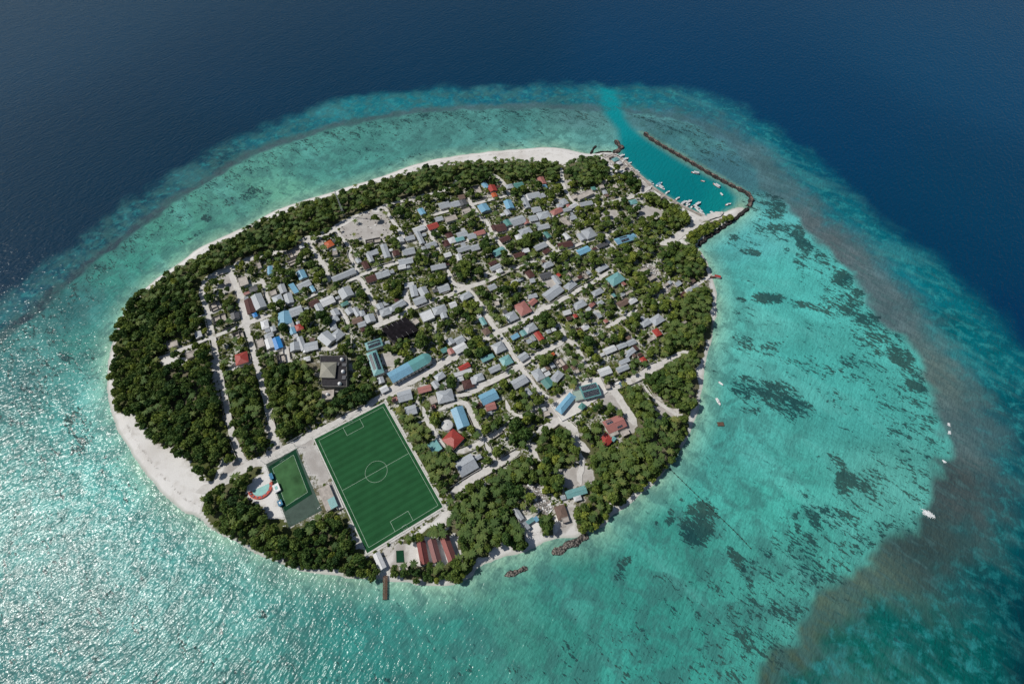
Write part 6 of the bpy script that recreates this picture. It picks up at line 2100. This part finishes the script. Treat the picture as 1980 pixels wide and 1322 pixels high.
def crown_arrays(seed, nleaf, nlobe, leaf=0.62):
    """lumpy crown of unit-ish radius 4: leaf quads over lobes plus rough inner masses"""
    rs = np.random.RandomState(seed)
    lobes = []
    for i in range(nlobe):
        a = 2.399*i + rs.uniform(-.4, .4)
        r = 2.5*math.sqrt((i+.3)/nlobe)
        z = 1.9*(1 - (r/3.1)**2) + rs.uniform(-.55, .55)
        lobes.append((r*math.cos(a), r*math.sin(a), z, rs.uniform(1.0, 1.75)))
    lobes = np.array(lobes)
    w = lobes[:, 3]**2
    idx = rs.choice(nlobe, nleaf, p=w/w.sum())
    d = rs.normal(size=(nleaf, 3))
    d[:, 2] = d[:, 2]*0.8 + 0.35
    d /= np.linalg.norm(d, axis=1)[:, None]
    c = lobes[idx, :3] + d*(lobes[idx, 3]*rs.uniform(.72, 1.12, nleaf))[:, None]*np.array([1, 1, .85])
    nrm = d + rs.normal(size=(nleaf, 3))*.5
    nrm /= np.linalg.norm(nrm, axis=1)[:, None]
    t = np.cross(nrm, rs.normal(size=(nleaf, 3)))
    t /= np.linalg.norm(t, axis=1)[:, None]
    b = np.cross(nrm, t)
    s = leaf*rs.uniform(.6, 1.25, nleaf)[:, None]
    V = np.stack([c - t*s - b*s*.7, c + t*s*.9 - b*s*.6, c + t*s + b*s*.75, c - t*s*.8 + b*s*.7], 1).reshape(-1, 3)
    Fq = np.arange(nleaf*4).reshape(-1, 4)
    # inner masses: squashed cube-spheres (quads)
    cube = np.array([(x, y, z) for x in (-1, 1) for y in (-1, 1) for z in (-1, 1)], float)/math.sqrt(3)
    cf = np.array([(0, 1, 3, 2), (4, 6, 7, 5), (0, 4, 5, 1), (2, 3, 7, 6), (0, 2, 6, 4), (1, 5, 7, 3)])
    vs, fs, k = [V], [Fq], len(V)
    for lx, ly, lz, lr in lobes:
        q = cube @ np.linalg.qr(rs.normal(size=(3, 3)))[0]
        vs.append(q*lr*.82 + (lx, ly, lz))
        fs.append(cf + k)
        k += 8
    V = np.concatenate(vs)
    V[:, 2] += 1.0
    return V, np.concatenate(fs)


def palm_arrays(seed, nf=15, segs=5):
    rs = np.random.RandomState(seed)
    vs, fs, k = [], [], 0
    for i in range(nf):
        a = 2*math.pi*i/nf + rs.uniform(-.25, .25)
        L = rs.uniform(3.3, 4.8)
        up = rs.uniform(.15, .95)
        pts = []
        for j in range(segs+1):
            t = j/segs
            r = L*(t - .12*t*t)
            z = up*L*.55*t - (.55 + .35*rs.rand())*L*.62*t*t
            w = .50*math.sin(math.pi*min(1, .12 + .86*t))**.8 + .05
            pts.append((r, z, w))
        ca, sa = math.cos(a), math.sin(a)
        for r, z, w in pts:
            for s, dz in ((-1, -.28), (0, 0.0), (1, -.28)):
                x, y = r, s*w
                vs.append((x*ca - y*sa, x*sa + y*ca, z + dz*w))
        for j in range(segs):
            q = k + j*3
            fs += [(q, q+3, q+4, q+1), (q+1, q+4, q+5, q+2)]
        k += 3*(segs+1)
    return np.array(vs), np.array(fs)


def trunk_mesh(h, r0, r1, lean, limbs, seed):
    rs = random.Random(seed)
    m = MB()
    p = Vector((0, 0, -.3))
    n = 4
    for i in range(n):
        q = Vector((lean*((i+1)/n)**2, 0, h*(i+1)/n))
        m.tube(p, q, r0 + (r1-r0)*i/n, r0 + (r1-r0)*(i+1)/n, 6)
        p = q
    for i in range(limbs):
        a = 2*math.pi*i/limbs + rs.random()
        m.tube((lean*.6, 0, h*.75), (lean + 2.0*math.cos(a), 2.0*math.sin(a), h + 1.4), r1*.8, r1*.3, 5)
    return m.mesh('trunk')


def tree_spots():
    rs = np.random.RandomState(21)
    xs, ys = np.arange(-395, 305, 4.0), np.arange(45, 585, 4.0)
    X, Y = np.meshgrid(xs, ys)
    X = X + (np.arange(len(ys)) % 2)[:, None]*2.0
    P = np.stack([X.ravel(), Y.ravel()], 1) + rs.uniform(-1.5, 1.5, (X.size, 2))
    F5 = [gnd(f, 5.0) for f in FORESTS]
    zone = np.full(len(P), -1)
    for i, f in enumerate(F5):
        zone[inside(P, f)] = i
    vi = inside(P, V_W)
    P, zone = P[(zone >= 0) | vi], zone[(zone >= 0) | vi]
    rc = road_clear(P)
    sh = np.where(inside(P, SHORE), seg_dist(P, SHORE), -1)
    bare = np.zeros(len(P), bool)
    for b in B_W:
        bare |= inside(P, b)
    dn = vnoise(P, 28, 31)
    out = []
    h1, h2 = in_house(P, 1.5) | in_house(P + np.array([0, 2.2]), .3), in_house(P, 3.2) | in_house(P + np.array([0, 4.0]), .6)
    palmy = {0: .06, 1: .30, 2: .12, 3: .1, 4: .15, 5: .12, 6: .8, 7: .5, 8: .25, 9: .75, 10: .35, 11: .5, 12: .4, 13: .55, 14: .3, 15: .2, 16: .35, 17: .1, 18: .2, 19: .1}
    tint_z = {0: .26, 1: .27, 2: .33, 3: .42, 4: .24, 5: .22, 6: .50, 7: .34, 8: .32, 9: .45, 10: .38, 11: .40, 12: .42, 13: .46, 14: .42, 15: .24, 16: .4, 17: .74, 18: .46, 19: .2}
    hash_keep = rs.rand(len(P))
    clump = vnoise(P, 11, 33)
    tz = vnoise(P, 18, 35)
    for i in range(len(P)):
        z = zone[i]
        if sh[i] < (9.5 if (P[i, 0] > 150 and P[i, 1] > 195 and z not in (17, 18, 19)) else (1.0 if z >= 0 else 2.6)) or h1[i]:
            continue
        if z >= 0:
            if rc[i] < 1.8 or bare[i] or hash_keep[i] > (.88 if z != 17 else 1.0):
                continue
            palm = rs.rand() < palmy[z]*(1.5 if z == 1 and P[i, 0] > -120 else 1)
            r = rs.uniform(1.7, 3.4) if rs.rand() < .68 else rs.uniform(3.2, 5.4)
            if sh[i] < 4:
                r = min(r, 3.6)
            t = tint_z[z] + (.18 if z in (0, 1, 5) else .11) + rs.normal()*.13 + (tz[i]-.5)*.55
        else:
            if rc[i] < .4 or (bare[i] and hash_keep[i] > .04):
                continue
            east = 1.0 if P[i, 0] > 0 else .75
            if hash_keep[i] > (.47 if dn[i] > .47 else .26)*east + (.15 if clump[i] > .55 else 0):
                continue
            palm = rs.rand() < (.28 if P[i, 0] > -40 else .18)
            r = rs.choice([rs.uniform(1.7, 3.2), rs.uniform(3.0, 5.6)])
            if h2[i] or rc[i] < 2.5:
                r = min(r, 2.1)
            t = .58 + rs.normal()*.17 + (tz[i]-.5)*.3
        if rs.rand() < .03:
            t += .35
        if sh[i] < 7:
            palm = False
        out.append((P[i, 0], P[i, 1], z, palm, r, min(max(t, .02), .95), sh[i]))
    big = []
    for t, x, y, rp, ti in NOTABLE:
        p = px(t, [(x, y)])[0]
        c, ku, kv = px_jac(p, U_ANG, land_z + 4)
        big.append((c[0], c[1], -2, False, min(rp/TILES[t][2]*ku*.95, 8.5), ti, 99.0))
    B = np.array([b[:2] for b in big])
    rb = np.array([b[4] for b in big])
    out = [q for q in out if (np.hypot(B[:, 0]-q[0], B[:, 1]-q[1]) > rb*.75).all()]
    return out + big


NOTABLE = [('T7', 430, 590, 130, .50), ('T7', 1270, 535, 90, .72), ('T7', 280, 105, 75, .62), ('T7', 90, 80, 60, .45), ('T7', 510, 310, 60, .55), ('T4', 1425, 375, 80, .88), ('T4', 1150, 445, 60, .84), ('T4', 1300, 480, 45, .80), ('T4', 1480, 630, 60, .5), ('T6', 540, 880, 65, .68), ('T6', 980, 1110, 90, .5), ('T4', 1060, 960, 100, .48), ('T4', 910, 390, 90, .36), ('T4', 330, 720, 110, .28), ('T4', 420, 800, 90, .3), ('T2', 1340, 150, 55, .62), ('T3', 330, 1040, 90, .45), ('U2', 440, 80, 85, .58), ('U2', 210, 150, 75, .5), ('U1', 620, 1060, 80, .42), ('U3', 720, 190, 100, .36), ('U3', 830, 270, 80, .48), ('U3', 740, 840, 100, .6), ('U3', 1380, 570, 100, .28), ('U3', 930, 450, 75, .62), ('R4', 690, 640, 85, .34), ('R4', 780, 720, 85, .32), ('R4', 680, 760, 60, .36), ('R4', 575, 225, 60, .78), ('R4', 920, 390, 55, .66), ('T8', 850, 120, 65, .34), ('T7', 880, 1160, 85, .4), ('T7', 1390, 680, 75, .45), ('T7', 1130, 720, 75, .36), ('T2', 1080, 545, 85, .34), ('T3', 1560, 680, 75, .5), ('T5', 100, 720, 100, .38), ('T5', 230, 770, 70, .42), ('T5', 620, 1040, 60, .38), ('U6', 490, 230, 65, .82), ('U5', 620, 470, 75, .72), ('U5', 1120, 870, 65, .74), ('T6', 1380, 130, 90, .32), ('R3', 660, 620, 90, .5), ('R3', 1240, 330, 70, .36)]


ZONES = ['in the dense western forest behind the white beach', 'in the long tree belt along the north beach', 'in the strip between two western sand roads', 'in the grove left of the pyramid-roofed building', 'in the grove just above the football pitch', 'in the south-western wood around the amphitheatre', 'in the palm strip right of the pitch', 'in the southern wood by the shore road', 'below the red-roofed villas on the shore', 'between football pitch and red-roofed villas', 'in the clump below the paved yard', 'in the eastern wood around the solar-panelled roof', 'in the eastern wood beside the narrow track', 'in the belt along the eastern beach', 'in the round clump at the south-eastern point', 'in the small clump on the southern beach', 'in the thicket near the harbour road corner', 'on the green strip beside the sea wall', 'in the thicket behind the harbour quay', 'in the dark clump by the harbour landing']


def xform(V, x, y, z, rot, sx, sz):
    c, s = math.cos(rot)*sx, math.sin(rot)*sx
    return np.column_stack([V[:, 0]*c - V[:, 1]*s + x, V[:, 0]*s + V[:, 1]*c + y, V[:, 2]*sz + z])


def merged(name, items, variants, mat, label, kind='stuff'):
    vs, fs, ts, k = [], [], [], 0
    for (x, y, z, rot, sx, sz, t, v) in items:
        V, Fq = variants[v % len(variants)]
        vs.append(xform(V, x, y, z, rot, sx, sz))
        fs.append(Fq + k)
        ts.append(np.full(len(V), t))
        k += len(V)
    me = np_mesh(name, np.concatenate(vs), np.concatenate(fs), [mat])
    put_attr(me, 'tint', np.concatenate(ts))
    o = link(name, me)
    tag(o, label, kind=kind)
    return o


def plant_trees():
    spots = tree_spots()
    rs = np.random.RandomState(77)
    camp = np.array([0, 0, CAM_H])
    full = [np_mesh('crown', *crown_arrays(100+i, 430, 11), mats=[LEAF]) for i in range(7)]
    huge = [np_mesh('crown', *crown_arrays(600+i, 1100, 20, .40), mats=[LEAF]) for i in range(3)]
    light = [crown_arrays(200+i, 270, 10, .66) for i in range(6)]
    pfull = [np_mesh('crown', *palm_arrays(300+i, 14, 5), mats=[FROND]) for i in range(6)]
    plight = [palm_arrays(400+i, 12, 4) for i in range(5)]
    tr_b = [trunk_mesh(1.0*4.2, .34, .2, .3*i, 4, i) for i in range(3)]
    tr_p = [trunk_mesh(9.0, .24, .15, .8*i, 0, i) for i in range(3)]
    for m in tr_b + tr_p:
        m.materials.append(M['trunk'])
    sc = []
    for i, (x, y, z, palm, r, t, shd) in enumerate(spots):
        d = math.dist((x, y, 6), camp)
        sc.append((r if not palm else 3.6)/d*(9 if z == -2 else (1.08 if z < 0 else 1)))
    order = np.argsort(-np.array(sc))
    nb = npalm = 0
    rest_b, rest_p = [], []
    for i in order:
        x, y, z, palm, r, t, shd = spots[i]
        rot = rs.uniform(0, 6.28)
        if palm:
            h = rs.uniform(.75, 1.25)*(.72 if z < 0 else 1)
            s = rs.uniform(.75, 1.1)
            if npalm < 300:
                o = empty('coconut_palm', (x, y, land_z), rot)
                tm = tr_p[npalm % 3]
                a = link('trunk', tm, o)
                a.scale = (1, 1, h)
                c = link('crown', pfull[npalm % 6], o)
                c.location = (.8*(npalm % 3), 0, 9.0*h)
                c.scale = (s, s, s)
                c['tint'] = float(t)
                tag(o, '', 'palm')
                if z >= 0:
                    o['label'] = ('feathery coconut palm ' if t < .5 else 'yellowish coconut palm ') + ZONES[z]
                    o['group'] = 'palms ' + ZONES[z]
                else:
                    o['group'] = 'palms among the village houses'
                    to_label.append((o, 'olive coconut palm' if t < .5 else 'yellowish coconut palm', np.array([x, y])))
                npalm += 1
            else:
                rest_p.append((x, y, land_z + 9*h, rot, s, s, t, int(rs.randint(5))))
        else:
            s = r/4.0
            sz = s*rs.uniform(.85, 1.25)
            h = (2.2 + 2.6*s*rs.uniform(.8, 1.3)) if r > 2 else 1.2
            if z < 0:
                h *= .7 if z == -1 else .5
            if z == 17 or shd < 8:
                h *= .35
            if nb < 300:
                o = empty('broadleaf_tree', (x, y, land_z), rot)
                a = link('trunk', tr_b[nb % 3], o)
                a.scale = (s, s, max(.25, h/4.2))
                c = link('crown', huge[nb % 3] if z == -2 else full[nb % 7], o)
                c.location = (.3*(nb % 3)*s, 0, h)
                ra = rs.uniform(.82, 1.2)
                c.scale = (s*ra, s/ra, sz)
                c['tint'] = float(t)
                tag(o, '', 'tree')
                adj = ('large ' if r > 4 else ('small ' if r < 2.6 else '')) + ('dark' if t < .3 else ('light' if t > .55 else 'mid'))
                if z >= 0:
                    o['label'] = f'{adj} green leafy tree ' + ZONES[z]
                    o['group'] = 'leafy trees ' + ZONES[z]
                else:
                    o['group'] = 'leafy trees among the village houses'
                    to_label.append((o, f'{adj} green leafy tree' if z == -1 else ('broad yellow-green shade tree' if t > .6 else 'broad dark green shade tree'), np.array([x, y])))
                nb += 1
            else:
                rest_b.append((x, y, land_z + h, rot, s, sz, t, int(rs.randint(6))))
    print('trees', nb, npalm, len(rest_b), len(rest_p))
    merged('forest', rest_b, light, LEAF, 'closed canopy of the many other leafy trees over the island')
    merged('palm_grove', rest_p, plight, FROND, 'mass of the many other coconut palms over the island')
    # shrubs and garden greenery
    xs, ys = np.arange(-390, 300, 2.6), np.arange(60, 570, 2.6)
    X, Y = np.meshgrid(xs, ys)
    P = np.stack([X.ravel(), Y.ravel()], 1) + rs.uniform(-1.2, 1.2, (X.size, 2))
    ok = inside(P, V_W) & ~in_house(P, .5) & (road_clear(P) > .15)
    for b in B_W:
        ok &= ~inside(P, b)
    ok &= (vnoise(P, 7, 41)*.6 + vnoise(P, 30, 42)*.4 > .37) & (rs.rand(len(P)) < .85)
    Q = P[ok]
    sm = [crown_arrays(500+i, 26, 3, 1.5) for i in range(5)]
    it = [(x, y, land_z - .2, rs.uniform(0, 6.28), s, s*.8, float(np.clip(.62 + rs.normal()*.17, .05, .95)), int(rs.randint(5))) for (x, y), s in zip(Q, rs.uniform(.18, .50, len(Q)))]
    print('shrubs', len(it))
    merged('undergrowth', it, sm, LEAF, 'low shrubs and garden greenery between the village houses')


plant_trees()
finish_labels()
